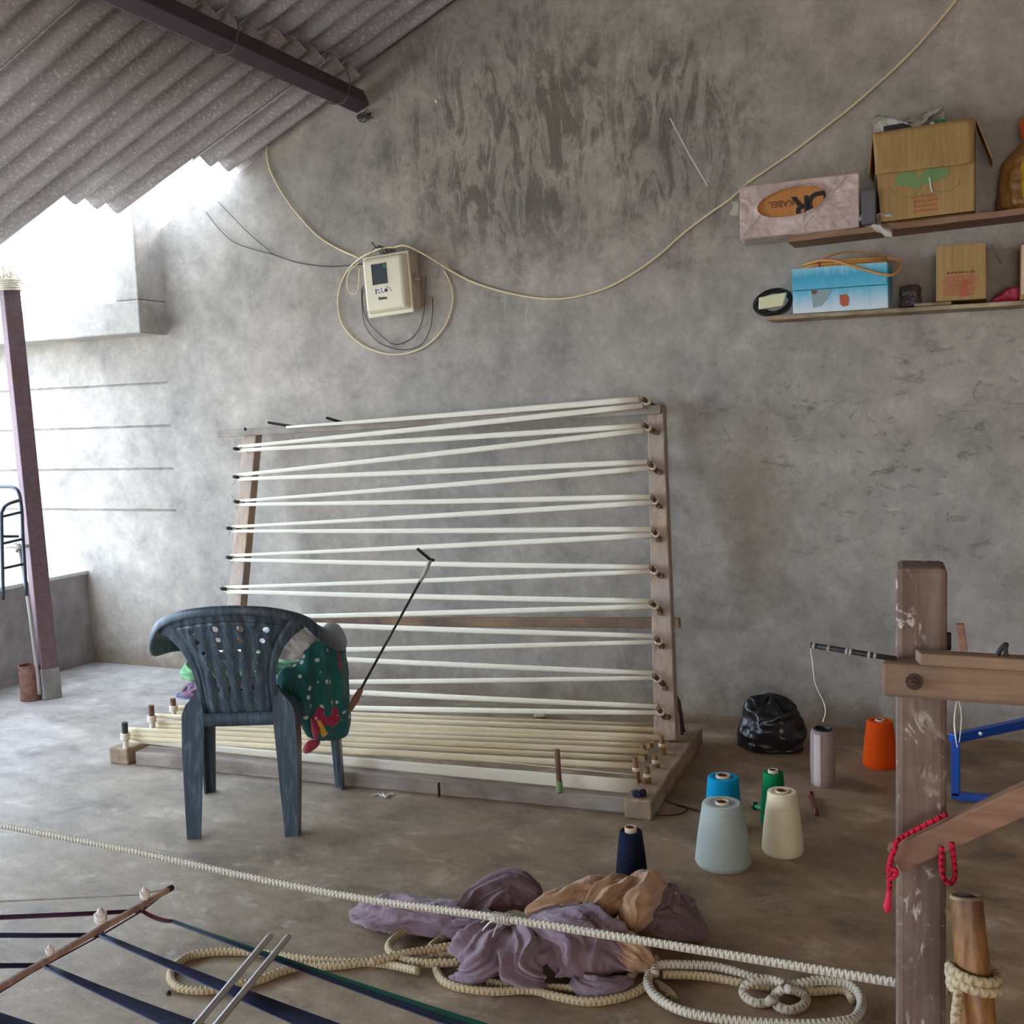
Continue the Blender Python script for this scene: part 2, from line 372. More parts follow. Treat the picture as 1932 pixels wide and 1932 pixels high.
M['meter_side'] = plain('aged_beige_plastic', srgb(206, 188, 168), .45, .08, 5)
M['meter_back'] = plain('brown_back_plate', srgb(180, 160, 142), .6)
M['screen'] = plain('dark_window', srgb(62, 72, 76), .15)
M['green_dot'] = plain('green_seal', srgb(20, 130, 80), .4)
M['white'] = plain('off_white', srgb(225, 222, 215), .6, .04)
M['ink'] = plain('black_ink', srgb(28, 26, 26), .6)
M['red_ink'] = plain('red_ink', srgb(176, 92, 66), .8, .1)
M['brown_ink'] = plain('brown_ink', srgb(126, 84, 52), .8, .1)
M['green_ink'] = plain('green_ink', srgb(118, 148, 92), .8, .1)
M['carton'] = mat_carton('carton_board', srgb(150, 116, 66), srgb(188, 152, 96))
M['carton_in'] = mat_carton('carton_inner', srgb(188, 122, 62), srgb(212, 148, 82))
M['bluebox'] = mat_bluebox()
M['film'] = mat_film('pinkish_plastic_film', srgb(228, 204, 194), .85)
M['clearfilm'] = mat_film('milky_plastic', srgb(220, 214, 196), .75)
M['blackbag'] = plain('black_polythene', srgb(20, 22, 26), .28, .1, bump=.5, bsc=18, spec=.6)
M['tube'] = plain('dark_tube', srgb(62, 70, 80), .4, metal=.5)
M['purlin'] = plain('purple_brown_paint', srgb(70, 54, 62), .5, .15, 4)
M['steel'] = mat_rust('primer_painted_steel', srgb(112, 90, 94), srgb(132, 110, 114), srgb(122, 92, 86))
M['rust'] = mat_rust('rusty_tin', srgb(120, 84, 72), srgb(158, 118, 102), srgb(96, 62, 48))
M['bolt'] = mat_rust('rusty_bolt', srgb(70, 50, 44), srgb(96, 74, 64), srgb(50, 36, 32), .5)
M['stick'] = wood('grey_stick', srgb(138, 130, 124), srgb(186, 180, 172), 'z')
M['blue_metal'] = plain('blue_enamel', srgb(16, 72, 160), .35, .08)
M['alu'] = plain('aluminium_rod', srgb(196, 194, 190), .3, .04, metal=.6)
M['purplecl'] = mat_cloth('mauve_cloth', srgb(116, 94, 104), srgb(142, 120, 128), 7)
M['purpledk'] = mat_cloth('dark_mauve_cloth', srgb(98, 76, 80), srgb(124, 100, 102), 7)
M['browncl'] = mat_cloth('tan_cloth', srgb(160, 124, 92), srgb(190, 154, 120), 7)
M['teal'] = mat_dots('teal_dotted_cloth', srgb(6, 78, 76), srgb(12, 104, 98), srgb(214, 220, 214))
M['magenta'] = mat_dots('magenta_dotted_cloth', srgb(140, 24, 62), srgb(190, 30, 90), srgb(236, 200, 214), 40)
M['yellowcl'] = mat_cloth('mustard_cloth', srgb(206, 160, 44), srgb(226, 184, 70))
M['redcl'] = mat_cloth('red_cloth', srgb(146, 40, 58), srgb(180, 60, 76))
M['greencl'] = mat_cloth('light_green_cloth', srgb(110, 176, 118), srgb(150, 208, 152))
M['whitecl'] = mat_cloth('white_cloth', srgb(196, 196, 194), srgb(226, 226, 222))
M['plum'] = mat_cloth('plum_cloth', srgb(106, 74, 96), srgb(134, 100, 122))
M['violet'] = mat_cloth('blue_violet_cloth', srgb(76, 78, 130), srgb(102, 104, 160))
M['orangebag'] = mat_film('orange_polythene', srgb(196, 84, 28), .92)
M['yellowbag'] = mat_film('yellow_polythene', srgb(212, 166, 36), .95)
M['brownbag'] = mat_film('brown_polythene', srgb(150, 104, 50), .95)
M['pinkbag'] = mat_film('pink_polythene', srgb(206, 62, 92), .95)
M['clearbag'] = mat_film('dark_packet', srgb(90, 78, 78), .9, .25)
M['straw'] = plain('straw_fibre', srgb(232, 226, 206), .9, .15)
M['cardcore'] = plain('paper_tube', srgb(214, 190, 160), .8)

# ------------------------------------------------------------------ setting
def wall_panel(x0, x1, z0, ztop, y=WY, th=.22):
    mb = MB()   # top follows ztop(x)
    n = 24
    for i in range(n):
        a = x0+(x1-x0)*i/n; b = x0+(x1-x0)*(i+1)/n
        mb.hexa([(a, y, z0), (b, y, z0), (b, y+th, z0), (a, y+th, z0), (a, y, ztop(a)), (b, y, ztop(b)), (b, y+th, ztop(b)), (a, y+th, ztop(a))])
    return mb
roofz = lambda x: 2.888 + .4256*(x+3.578)
XR = 3.0
# the long back wall, with open horizontal joints in its left stretch
mb = MB(); n = 40
xs = [-4.36+(XR+4.36)*i/n for i in range(n+1)]
wtop = lambda x: roofz(x)+(.075 if x > -3.55 else 0.0)
vf = [(x, WY, -.02) for x in xs]+[(x, WY, wtop(x)) for x in xs]+[(x, WY+.2, -.02) for x in xs]+[(x, WY+.2, wtop(x)) for x in xs]
k = n+1
fs = [(i, i+1, k+i+1, k+i) for i in range(n)]+[(2*k+i+1, 2*k+i, 3*k+i, 3*k+i+1) for i in range(n)]+[(k+i, k+i+1, 3*k+i+1, 3*k+i) for i in range(n)]
fs += [(0, k, 3*k, 2*k)]
mb.add(vf, fs)
zs = [-.02, P(335, 963, Y=WY).z, P(327, 884, Y=WY).z, P(322, 803, Y=WY).z, P(315, 722, Y=WY).z, 2.02]
random.seed(21)
def course(z0, z1, y):      # front face with slightly ragged upper and lower arrises
    m_ = 120; lo = []; hi = []
    for i in range(m_+1):
        x = -9.0+(9.0-4.36)*i/m_
        lo.append((x, y, z0+(random.uniform(.000, .004) if z0 > 0 else 0))); hi.append((x, y, z1-random.uniform(.000, .004)))
    back = [(x, WY+.2, z) for x, _, z in lo]+[(x, WY+.2, z) for x, _, z in hi]
    q = m_+1
    mb.add(lo+hi+back, [(i, i+1, q+i+1, q+i) for i in range(m_)]+[(q+i, q+i+1, 3*q+i+1, 3*q+i) for i in range(m_)]+[(2*q+i, 2*q+i+1, i+1, i) for i in range(m_)])
for i in range(5): course(zs[i]+(.005 if i else 0), zs[i+1]-(.005 if i < 4 else 0), WY)
mb.box(-9.0, -4.36, WY+.014, WY+.2, 0, 2.0)
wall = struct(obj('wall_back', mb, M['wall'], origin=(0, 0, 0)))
# projecting upper part: low parapet and a short pier
mb = MB()
mb.box(-9.0, -4.34, 4.645, WY+.2, 1.965, P(213, 570, Y=4.65).z)
mb.box(P(213, 500, Y=4.65).x, -4.34, 4.645, WY+.2, P(213, 570, Y=4.65).z, 2.80)
struct(obj('wall_left_upper', mb, M['wall'], origin=(0, 0, 0), bevel=.008))
struct(obj('floor', MB().add([(-5.6, -4, 0), (XR, -4, 0), (XR, WY+.1, 0), (-5.6, WY+.1, 0)], [(0, 1, 2, 3)]).box(-5.6, XR, -4, WY+.1, -.12, -.001), M['floor'], origin=(0, 0, 0)))
obj_g = obj('ground', MB().box(-60, -5.34, -40, WY+.3, -.2, -.05), M['ground'], origin=(0, 0, 0)); struct(obj_g)
# knee wall along the open side
mb = MB(); nY = 60
def knee_face(u, v):
    y = -4+(WY+4)*u; z = .56*v
    d = noise.fractal(Vector((y*3, z*4, 1.3)), 1.0, 2.0, 4)*.012
    return (-5.09+d-.0*v, y, z)
mb.grid(knee_face, 160, 14, flip=False)
mb.box(-5.34, -5.10, -4, WY, -.02, .55)
kw = struct(obj('wall_left', mb, M['knee'], origin=(0, 0, 0)))
struct(obj('trim_1', MB().box(-5.345, -5.085, -4, WY-.002, .55, .575), M['cope'], origin=(0, 0, 0), bevel=.006))
# the closed sides of the shed that the camera does not see, they shade the right
struct(obj('wall_right', MB().box(XR, XR+.2, -4, WY+.2, -.02, 5.7), M['wall'], origin=(0, 0, 0)))
mb = MB(); mb.box(-5.1, .2, -4.2, -4, -.02, 5.7).box(1.4, XR+.2, -4.2, -4, -.02, 5.7).box(.2, 1.4, -4.2, -4, 2.1, 5.7)
struct(obj('wall_front', mb, M['wall'], origin=(0, 0, 0)))

# roof of corrugated cement sheets
roof = bpy.data.objects.new('ceiling', None); C.objects.link(roof); roof['kind'] = 'structure'
def sheet(y0, y1, x0, x1, dz):
    ny = max(6, int((y1-y0)/.0122)); nx = 3
    prof = []
    for j in range(ny+1):
        y = y0+(y1-y0)*j/ny; ph = 2*PI*y/.146
        s_ = math.sin(ph); prof.append((y, .027*(s_ if abs(s_) < 2 else s_)))
    mb = MB(); nrm = Vector((-.4256, 0, 1)).normalized()
    def fn(u, v):
        y, h = prof[int(round(u*ny))]; x = x0+(x1-x0)*v
        p = Vector((x, y, roofz(x)+.028+dz)) + nrm*h; return tuple(p)
    mb.grid(fn, ny, nx)
    o = obj('roof_sheet', mb, M['roof'], roof, smooth=50, solid=.008); return o
sheet(4.50, 4.92, -3.79, -2.93, 0.0)
sheet(4.10, 4.56, -4.31, -2.95, 0.012)
yy = 4.14; q = 0
while yy > -4.2:
    sheet(yy-.95, yy, -5.25, -2.98+(.02 if q % 2 else 0), .0 if q % 2 == 0 else .011); yy -= .90; q += 1
yy = 4.92; q = 0
while yy > -4.2:
    sheet(yy-1.0, yy, -3.12, 3.3, .036+(.0 if q % 2 else .012)); yy -= .92; q += 1

# purlin under the roof
pz = 3.055
t = thing('roof_purlin', (-2.96, 4.85, pz-.05), 'long dark purple-brown square steel purlin under the corrugated roof', 'beam')
obj('tube', MB().beam((-2.96, -4, pz), (-2.96, 4.83, pz), .085, .085, up=(-.39, 0, .92)), M['purlin'], t, bevel=.006)
for px, py in ((640, 178), (428, 92), (40, -60)):
    p = P(px, py, X=-2.96); y = p.y; w = .052
    pts = [(-2.93, y+.03, pz+.10), (-2.905, y+.015, pz+.05), (-2.905, y, pz+.0), (-2.925, y-.006, pz-.05), (-2.965, y-.02, pz-.062), (-2.995, y-.045, pz-.058)]
    obj('tie_wire', MB().tube(cr([Vector(a) for a in pts], 4), .0035, 6), M['steel'], t, smooth=0)
random.seed(5); mb = MB()
for i in range(7):
    a0 = random.random()*6; c0 = Vector((-2.93, 4.81, 3.0))
    mb.tube(cr([c0+Vector((.045*math.cos(a0+k*1.3)*random.uniform(.5, 1), .02*math.sin(k), -.02-.03*abs(math.sin(a0+k))+.03*random.random())) for k in range(6)], 4), .002, 5)
obj('end_wire', mb, M['blackwire'], t, smooth=0)

# ------------------------------------------------------------------ post, can, rack at the left edge
b0 = P(80, 1318, z=0); b1 = P(118, 1312, z=0)
bx, by = -4.66, 4.13
tp = P(17, 540, Y=by)
t = thing('roof_post', (bx, by, 0), 'mauve painted square steel post leaning beside the rusty can', 'post')
def leanbox(z0, z1, w, d, off=0.0):
    c = []
    for z in (z0, z1):
        k = z/tp.z; cx = bx+(tp.x-bx)*k
        a = math.radians(-25)
        for sx, sy in ((-1, -1), (1, -1), (1, 1), (-1, 1)):
            X_, Y_ = sx*w/2, sy*d/2
            c.append((cx+X_*math.cos(a)-Y_*math.sin(a), by+X_*math.sin(a)+Y_*math.cos(a), z))
    return MB().hexa(c)
obj('tube', leanbox(.16, tp.z, .085, .085), M['steel'], t, bevel=.004)
obj('base', leanbox(0, .165, .094, .094), M['knee'], t, bevel=.004)
mb = MB(); random.seed(3)
for i in range(46):
    c0 = Vector((tp.x-.02, by, tp.z+.03)); a = random.uniform(0, 2*PI); e = random.uniform(-.1, 1.2); L = random.uniform(.05, .13)
    d = Vector((math.cos(a)*math.cos(e), math.sin(a)*math.cos(e), math.sin(e)*.8))
    mid = c0+d*L*.5+Vector((0, 0, random.uniform(-.03, .03)))
    mb.tube(cr([c0+Vector((random.uniform(-.04, .04), random.uniform(-.04, .04), -.03)), mid, c0+d*L+Vector((0, 0, -.02))], 4), random.uniform(.002, .005), 5)
for i in range(5):
    z = tp.z-.02+i*.012
    mb.tube([Vector((tp.x+.056*math.cos(a), by+.056*math.sin(a), z)) for a in np.linspace(0, 2*PI, 16)[:-1]], .006, 6, closed=True)
tag(obj('straw_rope_knot', mb, M['straw'], smooth=0), 'frayed straw-coloured rope knotted round the top of the steel post', 'rope')
# rusty can
cb = P(60, 1319, z=0)
t = thing('tin_can', (cb.x, cb.y, 0), 'rusty tin can on the floor at the foot of the steel post', 'can')
obj('body', MB().lathe([(0, 0), (.056, 0), (.058, .004), (.055, .012), (.055, .05), (.057, .053), (.055, .056), (.055, .15), (.057, .153), (.055, .156), (.055, .186), (.058, .19), (.053, .19), (.052, .02), (0, .02)], 32, (cb.x, cb.y, 0)), M['rust'], t, smooth=30)
# stick in the can
s0 = P(70, 1262, Y=cb.y+.0); s1 = P(58, 1165, Y=cb.y-.02); s2 = P(47, 1090, Y=cb.y-.03); s3 = P(36, 1035, Y=cb.y-.05)
sb = Vector((s0.x+.006, cb.y, .03))
tag(obj('stick', MB().tube(cr([sb, s0, s1, s2, s3, s3+Vector((-.005, 0, .02))], 5), .011, 8, rs=None), M['stick'], smooth=0), 'crooked pale stick standing in the rusty tin can', 'stick')
r0 = P(-60, 1033, Y=cb.y-.07); r1 = P(52, 1030, Y=cb.y+.0)
t = thing('tied_rod', tuple(r1), 'pale horizontal rod tied to the head of the crooked stick', 'rod')
obj('rod', MB().tube([r0, r1], .009, 8), M['white'], t, smooth=0)
kn = MB()
for i in range(4):
    kn.tube([s3+Vector((.02*math.cos(a)*(.7+.1*i), .016*math.sin(a), .012*math.cos(a+i)+i*.006-.004)) for a in np.linspace(0, 2*PI, 14)[:-1]], .005, 6, closed=True)
obj('knot', kn, M['rope'], t, smooth=0)
# tubular rack standing on the coping
ry = 4.0; rz = .575
def rp(x, y, dy=0): return P(x, y, Y=ry+dy)
t = thing('tube_rack', (P(20, 1080, Y=ry).x, ry, rz), 'dark bent-tube metal rack standing on the low side wall', 'rack')
bot = [P(45, 1075, Y=ry), P(2, 1085, Y=ry-.12)]
def tz(p): p = p.copy(); p.z = max(p.z, .582); return p
obj('frame', MB().tube(cr([rp(-60, 918), rp(0, 918), rp(26, 920), rp(36, 932), rp(41, 965), rp(43, 1010), tz(Vector((rp(46, 1070).x, ry, .58)))], 6), .009, 8), M['tube'], t, smooth=0)
obj('frame', MB().tube(cr([rp(40, 943, 0), rp(15, 951, -.08), rp(5, 963, -.12), rp(3, 985, -.12), tz(Vector((rp(2, 1080, -.12).x, ry-.12, .58)))], 6), .009, 8), M['tube'], t, smooth=0)
for a, b in (((3, 975), (41, 966)), ((4, 1012), (34, 1012)), ((3, 1026), (43, 1017)), ((3, 1073), (45, 1064))):
    obj('rung', MB().tube([rp(*a, dy=-.12), rp(*b)], .007, 8), M['tube'], t, smooth=0)

# ------------------------------------------------------------------ warping frame
t = thing('warping_frame', (-2.3, 3.9, 0), 'large old wooden warping frame leaning on the back wall behind the plastic chair', 'warping frame')
FB = lambda x, y: P(x, y, z=0)
# base: front beam
A0 = Vector((-3.36, 3.44, 0)); A1 = Vector((-1.17, 3.60, 0))
obj('front_beam', MB().beam(A0+Vector((0, 0, .030)), A1+Vector((0, 0, .030)), .095, .060), M['w_grey'], t, bevel=.006)
jb = P(840, 1485, Y=3.53)
obj('joint_gap', MB().box(jb.x, jb.x+.004, 3.470, 3.482, .004, .058), M['dark'], t)
# right beam and left beam (run back to the wall)
B0 = P(1205, 1541, z=0); 
obj('side_beam', MB().beam(Vector((-1.145, 3.515, .036)), Vector((-1.19, 4.42, .036)), .10, .072), M['w_tany'], t, bevel=.007)
obj('side_beam', MB().beam(Vector((-3.44, 3.38, .034)), Vector((-3.52, 4.50, .034)), .10, .068), M['w_tany'], t, bevel=.007)
# uprights
ur0 = Vector((-1.235, 4.20, .07)); ur1 = P(1239, 768, Y=4.72)
obj('upright', MB().beam(ur0, ur1+Vector((0, 0, .01)), .095, .05, up=(0, 1, 0), w2=.075), M['w_greyz'], t, bevel=.005)
ul1 = P(478, 820, Y=4.72); ul0 = Vector((-3.50, 4.25, .10)); ulm = P(449, 1130, Y=4.42)
ul0 = ul1+(ulm-ul1)*((ul1.z-.066)/(ul1.z-ulm.z))
obj('upright', MB().beam(ul0, ul1+Vector((0, 0, .01)), .09, .055, up=(0, 1, 0), w2=.085), M['w_greyz'], t, bevel=.005)
# top rail & middle rail
tr0 = P(417, 818, Y=4.70); tr1 = P(1250, 772, Y=4.68)
obj('top_rail', MB().beam(tr0, tr1, .06, .04), M['w_grey'], t, bevel=.004)
mr0 = P(430, 1172, Y=4.60); mr1 = P(1283, 1175, Y=4.62)
obj('middle_rail', MB().beam(mr0, mr1, .03, .045), M['w_tanx'], t, bevel=.004)
obj('dowel_hole', MB().lathe([(0, 0), (.010, 0), (.010, .006), (0, .006)], 14, P(1250, 1170, Y=4.46)+Vector((0, -.02, 0)), axis=(0, -1, 0)), M['peg_dark'], t, smooth=30)
# board strapped behind the right upright
obj('wire_binding', MB().tube(cr([P(1277, 1315, Y=4.30), P(1284, 1345, Y=4.30), P(1287, 1385, Y=4.3), P(1291, 1410, Y=4.32)], 5), .008, 8), M['bolt'], t, smooth=0)
obj('wire_binding', MB().tube([P(1281, 1320, Y=4.32), P(1291, 1385, Y=4.34)], .006, 6), M['blackwire'], t, smooth=0)

def up_pt(side, y_px):          # point on the front face of an upright seen at height y_px
    a, b = (ul0, ul1) if side == 'L' else (ur0, ur1)
    best = None
    for k in range(401):
        p = a+(b-a)*k/400; d = Vector(p)-Vector(EYE)
        yy = 966-FPX*(d.dot(Vector(UP)))/(d.dot(Vector(FW)))
        if best is None or abs(yy-y_px) < best[0]: best = (abs(yy-y_px), p)
    return best[1]
PEGL = [(440, 846), (440, 899), (442, 946), (427, 996), (427, 1051), (416, 1110), (412, 1165), (408, 1222), (402, 1280), (398, 1335)]
PEGR = [(1210, 751), (1212, 800), (1224, 873), (1230, 938), (1232, 1000), (1227, 1070), (1227, 1136), (1237, 1203), (1233, 1274), (1241, 1336)]
def peg(tip, root, mat, r=.009):
    d = (tip-root).normalized()
    obj('peg', MB().tube([root-d*.01, root+d*.01, tip-d*.008, tip], r, 10, rs=[r*1.1, r*1.1, r, r*.8]), mat, t, smooth=40)
    return tip
pegL = []; pegR = []
for (x, y) in PEGL:
    p = up_pt('L', y+4); tip = P(x, y, Y=p.y-.12); peg(tip, p+Vector((0, -.02, 0)), M['peg_dark']); pegL.append((tip, p))
for (x, y) in PEGR:
    p = up_pt('R', y+18); tip = P(x, y, Y=p.y-.13); peg(tip, Vector((p.x, p.y-.01, p.z)), M['peg'], .011); pegR.append((tip, p))
for (a, b) in (((505, 797), (560, 806)), ((615, 788), (648, 798))):
    peg(P(*a, Y=4.62), P(*b, Y=4.70), M['peg_dark'], .007)
obj('peg', MB().tube([P(462, 808, Y=4.66), P(464, 820, Y=4.70)], .006, 8), M['peg_dark'], t, smooth=0)
# stubs and splinters at the peg roots
random.seed(11); 
for tip, p in pegR[1:]:
    q = p+Vector((random.uniform(-.0, .02), -.035, random.uniform(-.01, .01)))
    obj('stub', MB().tube([q+Vector((0, .03, 0)), q+Vector((-.004, -.012, .004))], .011, 8), M['peg'], t, smooth=40)
mb = MB()
for tip, p in pegR+pegL:
    for k in range(2):
        q = tip+(p-tip)*.3; d = Vector((random.uniform(-.6, .6), -.2, random.uniform(.5, 1)*random.choice((-1, 1))))
        if k == 0 or random.random() < .4: obj('thread_end', MB().tube([q, q+d.normalized()*random.uniform(.03, .06)], .0012, 4), M['peg'], t)

# base pegs, right beam then left beam: (top px, foot px)
BR = [((1239, 1358), (1241, 1385)), ((1247, 1388), (1252, 1424)), ((1224, 1386), (1229, 1410)), ((1235, 1424), (1240, 1449)), ((1213, 1404), (1217, 1432)),
      ((1220, 1446), (1223, 1479)), ((1197, 1428), (1204, 1476))]
def on_top(px, z=.11): return P(px[0], px[1], z=z)
for a, b in BR:
    foot = on_top(b, .070); top = P(a[0], a[1], Y=foot.y-.005)
    obj('peg', MB().tube([foot, top], .011, 10, rs=[.012, .010]), M['peg_tan'], t, smooth=40)
BL = [((235, 1363), (238, 1412)), ((285, 1331), (288, 1378)), ((326, 1318), (329, 1352))]
lp = []
for a, b in BL:
    foot = on_top(b, .066); top = P(a[0], a[1], Y=foot.y-.005); lp.append((foot, top))
    obj('peg', MB().tube([foot, foot+(top-foot)*.45], .012, 10), M['straw'], t, smooth=40)
    obj('peg_head', MB().tube([foot+(top-foot)*.6, top], .013, 10), M['peg_dark'] if a[0] == 235 else M['peg'], t, smooth=40)
fp = P(1056, 1496, z=.058); ft = P(1051, 1414, Y=fp.y)
obj('peg', MB().tube([fp, ft], .010, 10), M['peg'], t, smooth=40)
obj('peg_binding', MB().tube([fp+(ft-fp)*.04, fp+(ft-fp)*.28], .0125, 10), M['green_ink'], t, smooth=40)
kn = P(1206, 1497, z=.082); mb = MB(); random.seed(2)
for k in range(7):
    c0 = kn+Vector((random.uniform(-.012, .012), random.uniform(-.012, .012), random.uniform(-.008, .012)))
    mb.lathe([(0, -.014), (.010, -.008), (.012, 0), (.009, .008), (0, .013)], 8, c0, axis=(random.uniform(-1, 1), random.uniform(-1, 1), 1))
obj('rag_knot', mb, plain('navy_rag', srgb(36, 36, 62), .9), t, smooth=0)

# the warp wound on the frame
W = thing('warp_yarn', (-2.3, 4.2, .1), 'cream cotton warp yarn wound in zigzag bands round the pegs of the wooden frame', 'yarn')
def band(a, b, w0, w1, mat='yarn', sag=.004, bulge=1.25, flat=.45, name='yarn_band'):
    n = 14; pts = []; rs = []
    for i in range(n+1):
        u = i/n; p = a.lerp(b, u); p = p+Vector((0, 0, -sag*4*u*(1-u))); pts.append(p)
        rs.append((w0+(w1-w0)*u)*(1+(bulge-1)*math.sin(PI*u)))
    s_ = (b-a).normalized(); upv = Vector((0, 1, 0))
    return obj(name, MB().tube(pts, 1, 10, rs=rs, flat=flat, up=(0, 1, 0)), M[mat], W, smooth=0)
# real thickness of a band: about 2 cm across
BANDS = [((540, 806), (1206, 753), .006, .014), ((448, 843), (1212, 765), .008, .013), ((450, 850), (1210, 803), .009, .012), ((450, 896), (1214, 812), .009, .012),
         ((450, 904), (1222, 871), .009, .012), ((452, 945), (1226, 883), .007, .012), ((452, 952), (1228, 937), .008, .012), ((437, 994), (1230, 948), .007, .012),
         ((440, 1002), (1230, 998), .008, .012), ((436, 1048), (1230, 1010), .007, .012), ((436, 1056), (1226, 1070), .009, .011), ((426, 1108), (1230, 1078), .008, .010),
         ((428, 1116), (1226, 1134), .010, .011), ((420, 1166), (1230, 1144), .009, .011), ((418, 1172), (1236, 1200), .011, .010), ((412, 1230), (1240, 1211), .010, .009),
         ((412, 1232), (1234, 1270), .010, .010), ((405, 1288), (1238, 1279), .010, .009), ((405, 1292), (1240, 1333), .011, .010), ((400, 1330), (1243, 1345), .011, .010)]
for a, b, w0, w1 in BANDS:
    yl = up_pt('L', a[1]).y-.085; yr = up_pt('R', b[1]+16).y-.085
    pa = P(a[0], a[1], Y=yl); pb = P(b[0], b[1], Y=yr)
    band(pa, pb, w0, w1)
# loops round the pegs
for tip, p in pegL+pegR:
    q = tip+(p-tip)*.35; d = (p-tip).normalized()
    mb = MB(); a = d.orthogonal().normalized(); c = d.cross(a)
    for s_ in (-.006, .002, .010):
        mb.tube([q+d*s_+(a*math.cos(u)+c*math.sin(u))*.0125 for u in np.linspace(0, 2*PI, 14)[:-1]], .0035, 6, closed=True)
    obj('yarn_loop', mb, M['yarn'], W, smooth=0)
# horizontal hanks over the base
HB = [((330, 1335), (1241, 1369), .012, .010, 4.27), ((335, 1344), (1248, 1378), .010, .013, 4.12), ((290, 1350), (1248, 1391), .010, .012, 4.0), ((296, 1362), (1226, 1398), .010, .012, 3.98),
      ((296, 1370), (1226, 1408), .010, .012, 3.9), ((240, 1376), (1216, 1418), .010, .013, 3.82), ((240, 1384), (1216, 1432), .010, .012, 3.76), ((240, 1392), (1206, 1446), .010, .013, 3.64)]
for i, (a, b, w0, w1, y) in enumerate(HB):
    li = 2 if a[0] >= 330 else (1 if a[0] >= 285 else 0)
    pa = P(a[0], a[1], Y=lp[li][0].y+.03); pb = P(b[0], b[1], Y=y+.10)
    band(pa, pb, w0, w1, 'yarn_w', bulge=1.3, flat=.6)
pa = P(240, 1396, Y=lp[0][0].y+.05); pb = P(1203, 1486, Y=3.60)
mbx = MB(); n = 14
def ribbon(u, v):
    p = pa.lerp(pb, u); hw = .010+.022*u; return tuple(p+Vector((0, .010*(v-.5), -(v-.5)*2*hw-.004*4*u*(1-u))))
mbx.grid(ribbon, n, 4); obj('yarn_band', mbx, M['yarn'], W, smooth=0, solid=.005)
band(P(300, 1372, Y=3.72), P(1200, 1462, Y=3.62), .0015, .0015, bulge=1, flat=1)
mb = MB()
for a, b in BR[1:]:
    foot = on_top(b, .070); top = P(a[0], a[1], Y=foot.y-.005); q = foot.lerp(top, .55)
    for s_ in (-.006, .001): mb.tube([q+Vector((math.cos(u)*.0125, math.sin(u)*.0125, s_)) for u in np.linspace(0, 2*PI, 14)[:-1]], .0030, 6, closed=True)
obj('yarn_loop', mb, M['yarn_w'], W, smooth=0)
mb = MB()
for foot, top in lp:
    q = foot.lerp(top, .5)
    for s_ in (-.014, -.004, .006): mb.tube([q+Vector((math.cos(u)*.016, math.sin(u)*.016, s_)) for u in np.linspace(0, 2*PI, 14)[:-1]], .0055, 6, closed=True)
obj('yarn_loop', mb, M['yarn'], W, smooth=0)

# ------------------------------------------------------------------ plastic armchair
CO = Vector((-2.412, 2.934, 0)); E1 = Vector((.918, .395, 0)); E2 = Vector((-.395, .918, 0))
def ch(x, y, z): return CO+E1*x+E2*y+Vector((0, 0, z*1.035))
t = thing('plastic_armchair', tuple(ch(0, .22, 0)), 'dark grey moulded plastic armchair seen from behind, with round holes in its back', 'chair')
chair = t
ZT = .80
def back_pt(x, z):
    k = (z-.42)/.38
    return ch(x, .012-.105*k + 1.05*x*x*(.35+.75*max(0, k)), z)
def halfw(z):       # half-width of the back panel
    k = (z-.42)/.36; k = max(0, min(1, k))
    return float(np.interp(z, [.40, .46, .52, .58, .63, .67, .71, .75, .80], [.140, .138, .138, .146, .162, .182, .212, .250, .275]))
NX, NZ = 170, 160
holes = []
for i, (r, z) in enumerate(((.0118, .722), (.0100, .684), (.0075, .646), (.0048, .608))):
    w = (.128, .112, .094, .082)[i]
    for j in range(4): holes.append((w*(-1+2*j/3), z+(.006 if j in (1, 2) else -.004), r, r))
slots = []
for j in range(4):
    x0 = .076*(-1+2*j/3); x1 = .058*(-1+2*j/3); slots.append((x0, .578, x1, .500, .0038))
verts = []; keep = []; info = []
def ztop(x): return .797-.62*x*x-1.5*x**4
for j in range(NZ+1):
    for i in range(NX+1):
        v_ = j/NZ; z = .405+(.795-.405)*v_
        s_ = -1+2*i/NX; x = s_*halfw(z); zc = .405+(min(ztop(x), .795)-.405)*v_
        info.append([x, zc])
def snap(x, z):
    for hx, hz, rx, rz in holes:
        dx, dz = x-hx, z-hz; d = math.hypot(dx, dz)
        if d < rx*1.35 and d > 1e-6: 
            if d < rx: return x, z, True
            if d < rx+.003: return hx+dx/d*rx, hz+dz/d*rx, False
    return x, z, False
def inside(x, z):
    for hx, hz, rx, rz in holes:
        if math.hypot(x-hx, z-hz) < rx: return True
    for x0, z0, x1, z1, w in slots:
        if z1 < z < z0:
            xc = x0+(x1-x0)*(z-z0)/(z1-z0)
            if abs(x-xc) < w: return True
    return False
mb = MB(); vs_ = []
for x, z in info:
    sx, sz, _ = snap(x, z)
    p = back_pt(sx, sz)
    # raised border ridge and shallow flutes
    e = abs(sx)/max(halfw(sz), .01)
    off = .005*math.exp(-((e-.84)/.035)**2)+.005*math.exp(-((sz-(ztop(sx)-.045))/.004)**2)*(1 if e < .84 else 0)-.002*math.cos(sx/.022*PI)*(1 if e < .75 else 0)
    vs_.append(tuple(p+E2*off))
fs = []
for j in range(NZ):
    for i in range(NX):
        q = [j*(NX+1)+i, j*(NX+1)+i+1, (j+1)*(NX+1)+i+1, (j+1)*(NX+1)+i]
        cx = sum(info[k][0] for k in q)/4; cz = sum(info[k][1] for k in q)/4
        if not inside(cx, cz): fs.append(tuple(q))
mb.add(vs_, fs)
obj('backrest', mb, M['chair'], chair, smooth=60, solid=.006)
